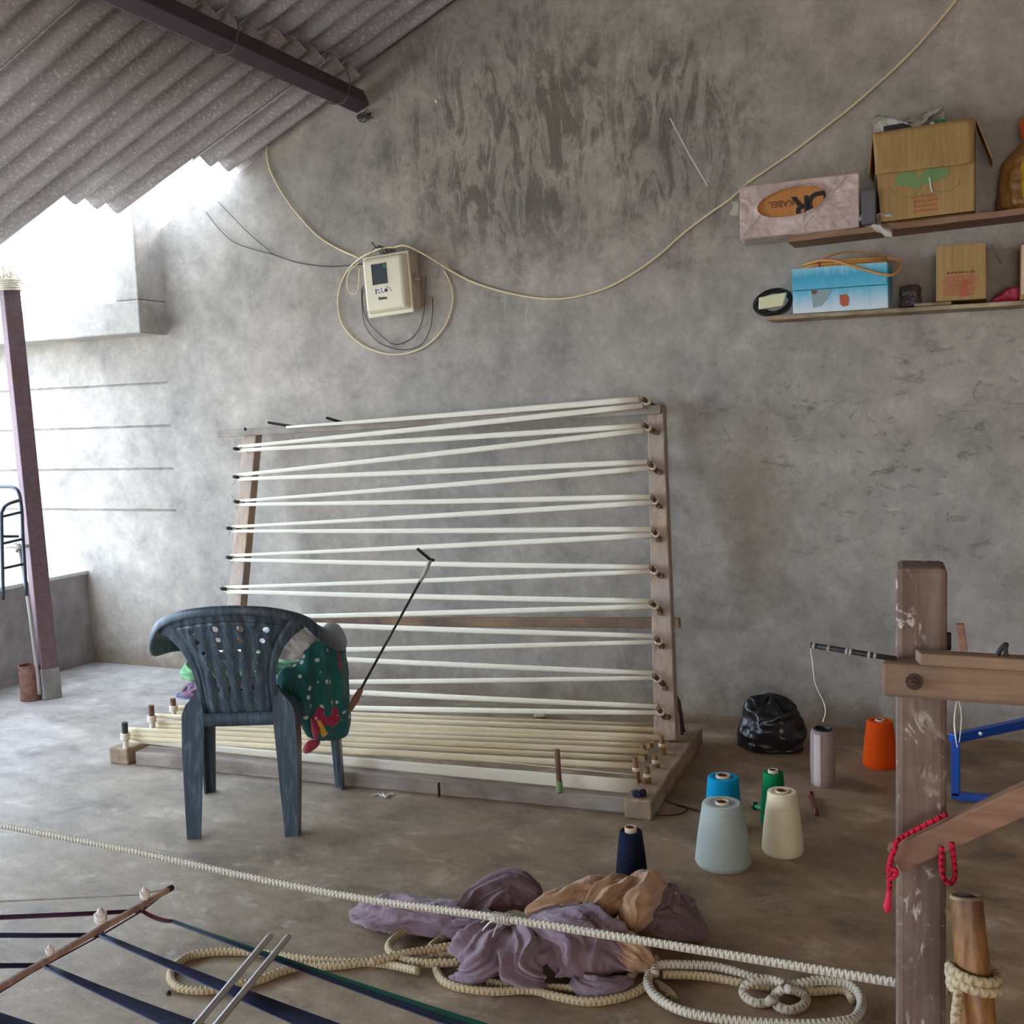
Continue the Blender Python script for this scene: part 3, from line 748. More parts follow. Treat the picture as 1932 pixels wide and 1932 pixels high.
# rim: continuous band over the back, down both arms to the front legs
def rim_center():
    by_ = lambda x, z: .012-.105*(z-.42)/.38+1.05*x*x*(.35+.75*(z-.42)/.38)-.004
    L = [(-.262, .455, .50), (-.272, .445, .595), (-.285, .36, .645), (-.300, .20, .664), (-.302, .11, .676), (-.290, .035, .702), (-.250, by_(.25, .75)+.002, .748), (-.165, by_(.165, .781), .782), (-.08, by_(.08, .796), .797), (0, by_(0, .80), .801)]
    R_ = [(-x, y, z) for x, y, z in L[:-1]][::-1]
    return cr([Vector(p) for p in L+R_], 8)
RC = rim_center()
def rim(mb):
    arm = [(-.036, -.020), (-.034, -.003), (-.024, .007), (-.004, .009), (.014, .002), (.028, -.014), (.040, -.040), (.046, -.066), (.043, -.078)]
    bck = [(-.010, -.012), (-.010, .000), (-.007, .004), (-.002, .006), (.003, .005), (.005, .000), (.006, -.008), (.006, -.016), (.005, -.022)]
    m = len(RC); vs2 = []
    for i, p in enumerate(RC):
        tg = (RC[min(m-1, i+1)]-RC[max(0, i-1)]).normalized()
        out = Vector((p.x, (p.y-.25)*1.0, 0))
        if p.y > .25: out.y = 0
        out = out-tg*out.dot(tg); out.normalize(); upn = out.cross(tg)
        if upn.z < 0 and abs(tg.z) < .85: upn = -upn
        if abs(tg.z) >= .85: upn = Vector((0, 1, 0))-tg*tg.y; upn.normalize()
        u = i/(m-1); kb = min(1, max(0, (.36-abs(u-.5))/.22)); kb = kb*kb*(3-2*kb)
        kf = min(1, min(u, 1-u)/.12); sh = .62+.38*kf
        for (ao, au), (bo, bu) in zip(arm, bck):
            q = p+out*((ao*sh)*(1-kb)+bo*kb)+upn*((au*sh)*(1-kb)+bu*kb)
            vs2.append(tuple(ch(q.x, q.y, q.z)))
    k = len(arm); fs2 = [(i*k+a_, i*k+a_+1, (i+1)*k+a_+1, (i+1)*k+a_) for i in range(m-1) for a_ in range(k-1)]
    mb.add(vs2, fs2); return mb
obj('armrest_rim', rim(MB()), M['chair'], chair, smooth=60, solid=.006)
# seat with a skirt
mb = MB()
def seat_pt(u, v):
    y = .0+.44*v; hw = .185+.055*v; x = (-1+2*u)*hw
    return ch(x, y, .425-.018*math.sin(PI*u)*math.sin(PI*min(1, v+.1))+(-.02*max(0, v-.9)*10))
mb.grid(seat_pt, 20, 20)
def skirt(u, v):
    a = u*4; 
    if a < 1: q = (-.185+.37*a, 0)
    elif a < 2: q = (.185+.055*(a-1), .44*(a-1))
    elif a < 3: q = (.24-.48*(a-2), .44)
    else: q = (-.24+.055*(a-3), .44-.44*(a-3))
    return ch(q[0], q[1], .425-.045*v)
mb.grid(skirt, 80, 2)
obj('seat', mb, M['chair'], chair, smooth=50, solid=.006)
# legs: angled, tapering, L-section
def leg(xt, yt, xb, yb, sx, sy, zt, w0, w1, d0, d1):
    mb = MB(); n = 10; vs2 = []
    for i in range(n+1):
        k = i/n; z = zt*(1-k); x = xt+(xb-xt)*(k**.8); y = yt+(yb-yt)*k; w = w0+(w1-w0)*k; d = d0+(d1-d0)*k; th = .008
        # corner at outer edge; flanges run inwards
        prof = [(0, 0), (-sx*w, 0), (-sx*w, -sy*th), (-sx*w*.55, -sy*(th+.006)), (-sx*th, -sy*th), (-sx*th, -sy*d), (0, -sy*d)]
        vs2 += [tuple(ch(x+a, y+b, z)) for a, b in prof]
    m = 7
    fs2 = [(i*m+a, i*m+(a+1) % m, (i+1)*m+(a+1) % m, (i+1)*m+a) for i in range(n) for a in range(m)]
    fs2 += [tuple(range(m)), tuple(n*m+k for k in range(m))[::-1]]
    mb.add(vs2, fs2); return mb
def rear_leg(sx):
    st = [(.515, .139, .006, .012), (.485, .158, .028, .03), (.455, .186, .060, .07), (.42, .200, .080, .085), (.30, .203, .074, .078), (.15, .201, .062, .062), (0, .197, .048, .047)]
    mb = MB(); vs2 = []; m = 7; th = .008
    for z, x_, w_, d_ in st:
        y_ = .004-.042*(1-z/.515); X_ = sx*x_
        vs2 += [tuple(ch(X_+a_, y_+b_, z)) for a_, b_ in [(0, 0), (-sx*w_, 0), (-sx*w_, th), (-sx*w_*.55, th+.004), (-sx*min(th, w_), th), (-sx*min(th, w_), d_), (0, d_)]]
    n = len(st)-1
    fs2 = [(i*m+a_, i*m+(a_+1) % m, (i+1)*m+(a_+1) % m, (i+1)*m+a_) for i in range(n) for a_ in range(m)]
    fs2 += [tuple(range(m)), tuple(n*m+k_ for k_ in range(m))[::-1]]
    mb.add(vs2, fs2); return mb
for sx in (-1, 1):
    obj('leg', rear_leg(sx), M['chair'], chair, smooth=40)
    obj('leg', leg(sx*.262, .46, sx*.275, .455, sx, 1, .56, .055, .036, .07, .04), M['chair'], chair, smooth=40)

# ------------------------------------------------------------------ soft things
def crumple(p, s, amp, seed=0):
    q = Vector(p)*s+Vector((seed*3.7, seed*1.9, seed*5.3))
    return (noise.ridged_multi_fractal(q, 1.0, 2.1, 4, 1.0, 2.0)-1.0)*amp
def lobe(pts, ws, hs, ridges=4, ramp=.13, cr_amp=.02, cr_s=9, seed=0, nlen=90, nang=120, zmin=None, twist=1.0, name=None):
    """cloth gathered along a line: swept flattened section with fold ridges running along it"""
    path = cr([Vector(p) for p in pts], max(2, nlen//(len(pts)-1))); m = len(path)
    itp = lambda arr, u: float(np.interp(u, np.linspace(0, 1, len(arr)), arr))
    mb = MB(); vs2 = []
    for i, p in enumerate(path):
        u = i/(m-1); tg = (path[min(m-1, i+1)]-path[max(0, i-1)]).normalized()
        up = Vector((0, 0, 1)); up = (up-tg*up.dot(tg)).normalized(); sd = tg.cross(up)
        endk = max(0.02, math.sin(PI*min(1, max(0, u)))**.35) if 0 < u < 1 else .02
        for k in range(nang):
            a = 2*PI*k/nang
            nn = noise.noise(Vector((u*5, seed, math.sin(a)*1.5))); f = 1+ramp*(1-2.2*abs(math.sin(ridges*.5*a+seed+twist*2.5*u+1.6*nn)))*.9+ramp*.55*(1-2*abs(math.sin((ridges+1)*a-seed*2+5*u+3*nn)))
            q = p+sd*(math.cos(a)*itp(ws, u)*endk*f)+up*(math.sin(a)*itp(hs, u)*endk*f)
            d = (q-p); d = d.normalized() if d.length > 1e-6 else up
            q = q+d*crumple(q, cr_s, cr_amp, seed)*endk
            if zmin is not None and q.z < zmin: q.z = zmin+.002*math.sin(a*5)
            vs2.append(tuple(q))
    fs2 = [(i*nang+k, i*nang+(k+1) % nang, (i+1)*nang+(k+1) % nang, (i+1)*nang+k) for i in range(m-1) for k in range(nang)]
    fs2 += [tuple(range(nang))[::-1], tuple((m-1)*nang+k for k in range(nang))]
    mb.add(vs2, fs2); return mb
def puff(outline, nrm, thick, cr_amp=.015, cr_s=10, seed=0, folds=None, nr=22, nth=96, pw=.5, fold_dir=None, fold_n=0, fold_a=0, zmin=None):
    """closed soft body whose middle section is the outline; thick = half depth along nrm"""
    pts = cr([Vector(p) for p in outline], 8, closed=True); c = sum(pts, Vector())/len(pts); nrm = Vector(nrm).normalized()
    L = len(pts); mb = MB(); vs2 = []
    for side in (-1, 1):
        for i in range(nr+1):
            rho = math.sin(PI/2*i/nr)
            for k in range(nth):
                f = k/nth*L; a = pts[int(f) % L].lerp(pts[(int(f)+1) % L], f-int(f))
                q = c+(a-c)*rho; h = thick*(max(0, 1-rho*rho))**pw
                w = 0
                if fold_n:
                    s_ = (q-c).dot(Vector(fold_dir)); w = fold_a*math.sin(fold_n*s_+seed+3*noise.noise(q*5))*(1-rho**6)
                q = q-nrm*side*(h+w*(1 if h > 0 else 0))
                q = q-nrm*side*crumple(q, cr_s, cr_amp, seed)*(1-rho**8)
                if rho > .97: q = q+(q-c).normalized()*crumple(q, cr_s, cr_amp*.5, seed+2)
                if zmin is not None and q.z < zmin: q.z = zmin
                vs2.append(tuple(q))
    fs2 = []
    for sdx in range(2):
        b = sdx*(nr+1)*nth
        for i in range(nr):
            for k in range(nth):
                q = (b+i*nth+k, b+i*nth+(k+1) % nth, b+(i+1)*nth+(k+1) % nth, b+(i+1)*nth+k); fs2.append(q if sdx else q[::-1])
    mb.add(vs2, fs2); return mb
vdir = lambda p: (Vector(EYE)-p).normalized()

def chpx(x, y, xl=None, yl=None):     # pixel onto a plane of the chair frame (xl: across = const, yl: forward = const)
    d = Vector(FW + RT*(x-966.0)/FPX - UP*(y-966.0)/FPX); e = Vector(EYE)
    ax, val = (E1, xl) if xl is not None else (E2, yl)
    tt = (val-(e-CO).dot(ax))/d.dot(ax); return e+d*tt
# dotted scarf over the right arm
out = [(528, 1262), (556, 1256), (580, 1222), (600, 1212), (618, 1192), (634, 1190), (648, 1206), (655, 1240), (660, 1290), (661, 1345), (658, 1382), (640, 1394), (610, 1397), (582, 1390), (562, 1362), (540, 1330), (524, 1305)]
t = thing('dotted_scarf', tuple(chpx(610, 1392, yl=.20)), 'teal scarf with white dots hanging in a bundle over the right arm of the chair', 'scarf')
obj('cloth', puff([chpx(x, y, yl=.12+.16*(x-528)/132) for x, y in out], E2*-1+E1*.35, .05, .018, 9, 1, fold_dir=E1, fold_n=95, fold_a=.014), M['teal'], t, smooth=0)
o2 = [(586, 1345), (600, 1326), (622, 1322), (642, 1338), (640, 1362), (622, 1376), (606, 1385), (592, 1380)]
obj('printed_border', puff([chpx(x, y, yl=.10+.16*(x-528)/132) for x, y in o2], E2*-1+E1*.35, .038, .010, 22, 4, pw=.6), M['magenta'], t, smooth=0)
obj('yellow_patch', puff([chpx(x, y, yl=.075+.16*(x-528)/132) for x, y in [(597, 1358), (605, 1356), (612, 1370), (618, 1384), (608, 1390), (603, 1375)]], E2*-1+E1*.35, .018, .006, 22, 4, nr=8, nth=40), M['yellowcl'], t, smooth=0)
obj('red_edge', puff([chpx(x, y, yl=.075+.16*(x-528)/132) for x, y in [(586, 1358), (593, 1360), (601, 1388), (592, 1394)]], E2*-1+E1*.35, .018, .006, 22, 4, nr=8, nth=40), M['redcl'], t, smooth=0)
obj('red_edge', puff([chpx(x, y, yl=.10+.16*(x-528)/132) for x, y in [(633, 1206), (641, 1206), (645, 1260), (644, 1318), (638, 1318), (636, 1260)]], E2*-1+E1*.35, .03, .004, 22, 4, nr=8, nth=50), M['redcl'], t, smooth=0)
tag(obj('red_cloth', puff([chpx(x, y, yl=.18) for x, y in [(575, 1404), (586, 1396), (604, 1398), (600, 1408), (580, 1421), (572, 1416)]], E2*-1, .02, .006, 20, 2, nr=10, nth=40), M['redcl'], smooth=0), 'small red and mustard cloth end hanging below the dotted scarf', 'cloth')
# bundles on the seat
cp = lambda x, y, yl=.24: chpx(x, y, yl=yl)
sz = ch(0, 0, .432).z
def seatlobe(name, pts, ws, hs, mat, seed, label, zmin, **kw):
    return tag(obj(name, lobe(pts, ws, hs, seed=seed, zmin=zmin, **kw), M[mat], smooth=0), label, 'cloth')
seatlobe('white_cloth', [ch(.0, .27, .600), ch(.10, .25, .618), ch(.19, .23, .612), ch(.235, .22, .598)], [.06, .10, .09, .06], [.05, .072, .068, .04], 'whitecl', 3, 'white cloth bundle topmost of the pile on the chair seat', ch(0, 0, .548).z, cr_amp=.012)
seatlobe('green_cloth', [cp(348, 1256, .26), cp(366, 1262, .26), ch(-.12, .27, .52), ch(.05, .26, .52), ch(.17, .25, .52)], [.06, .09, .09, .09, .06], [.050, .050, .03, .03, .03], 'greencl', 5, 'light green cloth folded between the white and plum bundles on the chair', ch(0, 0, .49).z, cr_amp=.010)
seatlobe('plum_cloth', [cp(345, 1304, .26), cp(368, 1304, .26), ch(-.12, .26, .466), ch(.08, .25, .466)], [.06, .10, .10, .08], [.042, .042, .026, .024], 'plum', 7, 'plum coloured cloth bundle on the left of the chair seat', ch(0, 0, .443).z, cr_amp=.010)
seatlobe('violet_cloth', [cp(338, 1325, .26), cp(366, 1329, .25), ch(-.1, .26, .434), ch(.12, .24, .434)], [.04, .08, .11, .10], [.010, .012, .008, .007], 'violet', 8, 'blue-violet cloth lying flat beneath the plum bundle on the chair', sz, cr_amp=.004)
# hooked rod with wooden handle leaning on the chair
t = thing('hooked_rod', tuple(P(662, 1340, Y=3.30)), 'thin dark rod with a hooked tip and wooden handle leaning beside the dotted scarf', 'rod')
h0 = P(660, 1340, Y=3.30); h1 = P(681, 1300, Y=3.33); h2 = P(792, 1098, Y=3.50); h3 = P(812, 1056, Y=3.54); h4 = P(788, 1036, Y=3.46)
obj('handle', MB().tube([h0, h0.lerp(h1, .5), h1], .012, 10, rs=[.009, .0135, .010]), M['w_red'], t, smooth=40)
obj('rod', MB().tube([h1, h2], .005, 8), M['blackwire'], t, smooth=0)
obj('wrapped_tip', MB().tube(cr([h2, h2.lerp(h3, .5)+Vector((.004, 0, 0)), h3], 5), .008, 8), M['stick'], t, smooth=0)
obj('hook', MB().tube([h3+Vector((.015, 0, -.002)), h3, h4], .006, 8), M['dark'], t, smooth=0)

# ------------------------------------------------------------------ yarn cones
def cone(name, basepx, w0, w1, h, mat, label, core=.022, coreh=.006, tilt=0, cyl=False, group='yarn cones standing on the floor'):
    b = P(basepx[0], basepx[1], z=0)
    # basepx is the near rim of the foot; move back by the radius
    d = Vector((b.x, b.y, 0)).normalized(); c = b+d*w0
    t = thing(name, (c.x, c.y, 0), label, 'yarn cone', group)
    c0 = Vector((c.x, c.y, 0))
    prof = [(0, 0), (w0*.93, .0), (w0, .012)]
    n = 14
    for i in range(n+1):
        k = i/n; prof.append((w0+(w1-w0)*k+.002*math.sin(PI*k), .012+(h-.024)*k))
    prof[-1] = (w1, h-.009); prof += [(w1*.985, h-.004), (w1*.95, h-.001), (w1*.8, h), (core+.001, h-.003), (core, h-.012)]
    obj('yarn', MB().lathe(prof, 56, c0), mat, t, smooth=50)
    obj('core', MB().lathe([(core, h-.03), (core, h+coreh), (core*.98, h+coreh+.002), (core*.80, h+coreh+.002), (core*.78, h+coreh)], 28, c0), [M['cardcore']], t, smooth=40)
    obj('core_hollow', MB().lathe([(core*.785, h+coreh), (core*.77, h-.06), (0, h-.06)], 28, c0), [M['w_red']], t, smooth=40)
    return t
TM = lambda n_, a, b: threadmat(n_, a, b, 'z', 330)
cone('yarn_cone', (1193, 1692), .050, .035, .185, TM('navy_yarn', srgb(14, 20, 38), srgb(28, 38, 62)), 'navy blue yarn cone behind the mauve cloth heap', core=.018, coreh=.010)
cone('yarn_cone', (1365, 1651), .089, .064, .200, TM('grey_yarn', srgb(150, 160, 152), srgb(184, 192, 182)), 'large pale grey yarn cone, widest of the cones on the floor', core=.022, coreh=.002)
cone('yarn_cone', (1477, 1622), .067, .047, .203, TM('ivory_yarn', srgb(212, 196, 160), srgb(238, 224, 190)), 'cream yarn cone standing right of the large grey one', core=.022, coreh=.001)
cone('yarn_cone', (1366, 1576), .061, .053, .185, TM('cyan_yarn', srgb(0, 132, 176), srgb(6, 162, 204)), 'turquoise blue yarn cone behind the large grey one', core=.024, coreh=.004)
cone('yarn_cone', (1460, 1566), .045, .034, .190, TM('green_yarn', srgb(0, 112, 66), srgb(4, 146, 88)), 'bright green yarn cone half hidden behind the cream one', core=.018)
cone('yarn_cone', (1660, 1454), .066, .050, .185, TM('orange_yarn', srgb(206, 66, 10), srgb(238, 92, 16)), 'orange yarn cone beside the loom post', core=.018, coreh=.002)
# mauve straight roll
b = P(1553, 1488, z=0); d = Vector((b.x, b.y, 0)).normalized(); c = b+d*.046
t = thing('yarn_roll', (c.x, c.y, 0), 'mauve-grey cylindrical yarn roll standing behind the cream cone', 'yarn roll')
c0 = Vector((c.x, c.y, 0))
obj('yarn', MB().lathe([(0, 0), (.040, 0), (.045, .008), (.047, .1), (.046, .19), (.044, .212), (.036, .216), (.030, .212)], 48, c0), threadmat('mauve_yarn', srgb(140, 120, 116), srgb(170, 150, 144), 'z', 250), t, smooth=50)
obj('core', MB().lathe([(.030, .19), (.036, .219), (.030, .222), (.028, .218), (.026, .05), (0, .05)], 32, c0), M['dark'], t, smooth=40)
mb = MB(); th0 = math.atan2(-c.y, -c.x)-.75
mb.grid(lambda u, v: tuple(c0+Vector((math.cos(th0+u*.62)*.0478, math.sin(th0+u*.62)*.0478, .006+.200*v))), 8, 8)
obj('pale_strip', mb, threadmat('pale_mauve_yarn', srgb(190, 170, 166), srgb(212, 194, 188), 'z', 250), t, smooth=0, solid=.001)
# small green bobbin
a = P(1424, 1520, z=.014); b = P(1440, 1526, z=.014)
t = thing('bobbin', (a.x, a.y, 0), 'small dark green bobbin lying left of the green cone', 'bobbin')
ax = (b-a).normalized()
obj('shaft', MB().tube([a, b+ax*.02], .009, 12), M['green_dot'], t, smooth=40)
obj('flange', MB().lathe([(0, -.004), (.014, -.004), (.014, .004), (0, .004)], 18, a, axis=ax), plain('dark_teal', srgb(10, 52, 46), .4), t, smooth=40)
# wooden spindle on the floor
a = P(1530, 1500, z=.012); b = P(1541, 1536, z=.010)
M['w_dkred'] = wood('dark_red_wood', srgb(84, 34, 22), srgb(122, 56, 36), 'y', rough=.4)
t = thing('wooden_spindle', (a.x, a.y, 0), 'reddish turned wooden spindle lying on the floor near the mauve roll', 'spindle')
obj('shaft', MB().tube([a, a.lerp(b, .25), a.lerp(b, .6), b], .01, 12, rs=[.010, .008, .009, .008]), M['w_dkred'], t, smooth=0)
obj('head', MB().lathe([(0, -.016), (.008, -.013), (.012, 0), (.008, .013), (0, .016)], 16, a), M['w_dkred'], t, smooth=0)
# black polythene bag by the wall
base = P(1455, 1426, z=0); c = base+Vector((base.x, base.y, 0)).normalized()*.12
mb = MB(); n1, n2 = 64, 44
def bagp(u, v):
    th = 2*PI*u; ph = v
    rr = .118*(1-(max(0, ph-.35)/.65)**1.9*.60)*(min(1, ph/.10+.72)); z = .215*ph
    if ph > .94: rr *= max(0.0, (1-ph)/.06)
    f = 1+.10*math.sin(7*th+3*ph)*ph+.06*math.sin(13*th+1)*ph*ph
    p = Vector((c.x+1.15*rr*f*math.cos(th), c.y+rr*f*math.sin(th), z+(.018*math.sin(4*th+.5) if ph > .8 else 0)))
    d = Vector((math.cos(th), math.sin(th), .2)); p = p+d*crumple(p, 11, .016, 4); p.z = max(.001, p.z); return tuple(p)
mb.grid(bagp, n1, n2)
tag(obj('polythene_bag', mb, M['blackbag'], smooth=0, merge=True), 'full black polythene bag on the floor against the back wall', 'bag')

# ------------------------------------------------------------------ cloth heap on the floor
t = thing('cloth_heap', tuple(P(1000, 1800, z=0)), 'crumpled mauve and tan cloth heap lying on the floor under the taut rope', 'cloth')
G = lambda x, y, z: P(x, y, z=z)
def lob(px, ws, hs, mat, seed, name='mauve_fold', **kw):
    o = obj(name, lobe([G(*p) for p in px], ws, hs, seed=seed, zmin=.002, **kw), M[mat], t, smooth=0)
    if mat == 'browncl': o['label'] = 'tan lining fold'
    return o
KW = dict(cr_amp=.010, cr_s=9, ramp=.17, ridges=6, twist=.5)
lob([(668, 1722, .02), (720, 1722, .04), (830, 1735, .045), (940, 1742, .06)], [.055, .075, .06, .045], [.03, .045, .045, .04], 'purplecl', 1, **KW)
lob([(850, 1752, .04), (900, 1708, .07), (965, 1680, .10), (1020, 1700, .08)], [.045, .055, .055, .04], [.04, .05, .06, .05], 'purpledk', 2, **KW)
lob([(960, 1742, .07), (920, 1775, .075), (895, 1815, .05), (890, 1842, .01)], [.035, .07, .085, .06], [.03, .05, .05, .015], 'purplecl', 3, **KW)
lob([(975, 1745, .07), (985, 1785, .075), (1000, 1825, .045), (1010, 1850, .01)], [.035, .075, .09, .06], [.03, .05, .05, .015], 'purplecl', 14, **KW)
lob([(990, 1742, .07), (1060, 1765, .085), (1110, 1805, .055), (1130, 1850, .01)], [.035, .08, .10, .07], [.03, .06, .055, .02], 'purplecl', 4, **KW)
lob([(1000, 1738, .08), (1090, 1752, .085), (1160, 1790, .055), (1225, 1830, .015)], [.035, .075, .08, .03], [.035, .06, .05, .015], 'purplecl', 15, **KW)
lob([(955, 1740, .085), (930, 1780, .08), (905, 1820, .05), (878, 1846, .015)], [.012, .022, .025, .02], [.012, .022, .022, .012], 'purplecl', 9, cr_amp=.004, cr_s=12, ridges=2, ramp=.08)
lob([(990, 1722, .10), (1060, 1702, .11), (1130, 1690, .11), (1180, 1705, .08)], [.02, .04, .05, .05], [.02, .04, .045, .04], 'browncl', 5, 'tan_fold', **KW)
lob([(1100, 1745, .08), (1140, 1702, .11), (1172, 1678, .12), (1192, 1715, .06)], [.03, .05, .05, .03], [.035, .05, .05, .03], 'browncl', 6, 'tan_fold', **KW)
lob([(1185, 1758, .06), (1202, 1710, .11), (1228, 1675, .12), (1250, 1700, .07)], [.035, .055, .05, .03], [.04, .055, .055, .03], 'browncl', 7, 'tan_fold', cr_amp=.008, cr_s=8, ridges=3, ramp=.12)
lob([(1110, 1745, .085), (1165, 1780, .075), (1210, 1806, .05), (1236, 1834, .015)], [.03, .045, .04, .015], [.03, .035, .03, .012], 'browncl', 8, 'tan_fold', **KW)
lob([(1200, 1760, .03), (1250, 1722, .055), (1285, 1738, .045), (1334, 1772, .012)], [.06, .085, .085, .04], [.04, .05, .045, .012], 'purpledk', 10, **KW)
lob([(1230, 1740, .06), (1262, 1695, .09), (1276, 1676, .09)], [.03, .035, .012], [.04, .04, .015], 'purpledk', 12, **KW)
lob([(1090, 1835, .025), (1110, 1855, .02), (1150, 1862, .018), (1190, 1848, .015)], [.04, .05, .045, .03], [.02, .025, .02, .015], 'purplecl', 13, **KW)
o = obj('tag', MB().add([G(1262, 1682, .11), G(1276, 1680, .12), G(1278, 1693, .10), G(1265, 1697, .10)], [(0, 1, 2, 3)]), M['white'], t, solid=.001)

# ------------------------------------------------------------------ ropes
def rope(name, pts, r, mat, label, k=8, group=None, n=10):
    return tag(obj(name, MB().tube(cr(pts, k), r, n), M[mat], smooth=0), label, 'rope', group)
Rp = [(-60, 1543, 3.25), (0, 1557, 3.18), (250, 1606, 2.98), (500, 1661, 2.78), (700, 1698, 2.62), (950, 1733, 2.42), (1200, 1773, 2.26), (1450, 1814, 2.12), (1680, 1852, 2.0), (1720, 1858, 1.98)]
def dpt(x, y, D):      # point at view depth D
    d = FW + RT*(x-966.0)/FPX - UP*(y-966.0)/FPX; return Vector(EYE+d*D)
taut = [dpt(x, y, D) for x, y, D in Rp]
# carry the rope straight on past the left edge of the view to the far post and past the loom post
dl_ = (taut[0]-taut[1]).normalized(); taut = [taut[0]+Vector((dl_.x, dl_.y, 0))*((-5.08-taut[0].x)/dl_.x)]+taut+[taut[-1]+(taut[-1]-taut[-2])*2.2]
t = thing('taut_rope', tuple(taut[6]), 'thick braided white rope stretched taut just above the floor to the loom post', 'rope')
obj('rope', MB().tube([taut[0].lerp(taut[1], k_/8) for k_ in range(8)]+cr(taut[1:], 8), .0088, 12), M['rope'], t, smooth=0)
kp = taut[6]; mb = MB(); random.seed(8)
for i in range(6):
    mb.tube([kp+Vector((.02*(i-3)*.4+.002*math.cos(a), .0115*math.cos(a), .0115*math.sin(a))) for a in np.linspace(0, 2*PI, 12)[:-1]], .0016, 5, closed=True)
for i in range(5):
    d = Vector((random.uniform(-1, .4), random.uniform(-1, 0), random.uniform(-.6, .8))).normalized()
    mb.tube(cr([kp, kp+d*.03+Vector((0, 0, .01)), kp+d*.06], 3), .0012, 4)
obj('tie_string', mb, M['white'], t, smooth=0)
Z = .0115
fr = lambda pl, z=Z: [P(x, y, z=(z+(q[0] if q else 0))) for x, y, *q in pl]
rope('floor_rope', fr([(740, 1808), (640, 1822), (560, 1825), (480, 1852), (400, 1868), (345, 1866), (323, 1850), (326, 1828), (355, 1805), (400, 1797), (460, 1796), (530, 1803), (600, 1812), (660, 1815), (720, 1818), (790, 1832, .02)]), .0108, 'rope2', 'long loop of tan cotton rope on the floor under the loom threads')
rope('floor_rope', fr([(880, 1815, .01), (800, 1817, .012), (750, 1805, .012), (733, 1788, .012), (745, 1770, .01), (775, 1752, .01), (810, 1742, .01)]), .0112, 'rope2', 'tan rope bend looping out on the left of the cloth heap')
rope('floor_rope', fr([(700, 1815, .016), (760, 1800, .022), (820, 1790, .02), (880, 1780, .02)]), .0108, 'rope2', 'tan rope strand running under the left of the cloth heap')
rope('floor_rope', fr([(870, 1803, .004), (820, 1800, .004), (814, 1785, .004), (840, 1768, .004), (875, 1762, .004)]), .0108, 'rope2', 'small tan rope loop tucked against the left of the cloth heap')
rope('floor_rope', fr([(870, 1790, .0), (830, 1815, .0), (825, 1835), (850, 1858), (920, 1870), (1000, 1868), (1050, 1880), (1110, 1890), (1170, 1882), (1215, 1862), (1225, 1840, .01), (1222, 1820, .015), (1240, 1808, .02)]), .0112, 'rope2', 'tan rope running along the front of the cloth heap')
rope('floor_rope', fr([(920, 1852), (980, 1862), (1060, 1864), (1130, 1868), (1180, 1850), (1200, 1830)]), .0108, 'rope2', 'tan rope strand lying under the front of the mauve folds')
rope('floor_rope', fr([(1235, 1838, .02), (1240, 1822, .025), (1275, 1820, .022), (1350, 1824, .012), (1425, 1845, .01), (1490, 1858, .016), (1545, 1850, .022), (1600, 1856, .02), (1625, 1885, .01), (1618, 1915, .01), (1590, 1928, .01), (1500, 1933, .01), (1380, 1925, .01), (1290, 1908, .01), (1240, 1882, .01), (1222, 1855, .012), (1228, 1835, .014)]), .0118, 'rope', 'long pale rope loop on the floor right of the cloth heap')
rope('floor_rope', fr([(1250, 1838, .01), (1330, 1842), (1420, 1858), (1520, 1870), (1590, 1868), (1610, 1888)], .012), .0112, 'rope2', 'inner strand of the rope loop right of the cloth heap')
rope('rope_coil', fr([(1455, 1885, .024), (1448, 1892), (1425, 1892), (1406, 1880), (1403, 1866, .01), (1420, 1853, .024), (1450, 1848, .026), (1480, 1856, .026)]), .0112, 'rope', 'small rope curl nearest the middle of the right-hand loop')
rope('rope_coil', fr([(1480, 1864, .024), (1462, 1878), (1465, 1896), (1490, 1906), (1515, 1897), (1520, 1880), (1500, 1868, .02), (1485, 1866, .03)]), .0115, 'rope', 'round rope curl inside the right-hand loop, nearest the loom post')
mb = MB(); random.seed(9)
a = P(1240, 1850, z=.02); b = P(1270, 1880, z=.012)
for i in range(26):
    e = b+Vector((random.uniform(-.014, .014), random.uniform(-.012, .012), random.uniform(-.004, .008)))
    mb.tube(cr([a+Vector((random.uniform(-.007, .007), random.uniform(-.006, .006), 0)), a.lerp(b, .5)+Vector((random.uniform(-.01, .01), random.uniform(-.01, .01), .002)), e], 3), .0018, 5)
tag(obj('frayed_rope_end', mb, M['rope2'], smooth=0), 'frayed tan rope end at the right corner of the cloth heap', 'rope')

# ------------------------------------------------------------------ loom at the right
LY = 1.90
t = thing('loom', (-.11, LY, 0), 'heavy brown wooden loom frame with a bolted crossbeam at the right edge', 'loom')
loom = t
ang = math.radians(5)
pl = P(1686, 1090, Y=LY); hw = .0405; pc = Vector((pl.x+hw*math.cos(ang), LY+hw*math.sin(ang)+.045, 0))
def rbox(cx, cy, w, d, z0, z1, a):
    c = []
    for z in (z0, z1):
        for sx, sy in ((-1, -1), (1, -1), (1, 1), (-1, 1)):
            X_, Y_ = sx*w/2, sy*d/2; c.append((cx+X_*math.cos(a)-Y_*math.sin(a), cy+X_*math.sin(a)+Y_*math.cos(a), z))
    return MB().hexa(c)
ztop_ = P(1735, 1071, Y=LY).z
obj('post', rbox(pc.x, pc.y, .081, .09, 0, ztop_, ang), M['w_post'], t, bevel=.010)
LB = LY-.012
bl = P(1663, 1250, Y=LB-.05); bb = P(1663, 1314, Y=LB-.05)
obj('crossbeam', MB().box(bl.x, 1.6, LB-.05, LB, bb.z, bl.z), M['w_tanx'], t, bevel=.006)
bc = P(1725, 1286, Y=LB-.05)
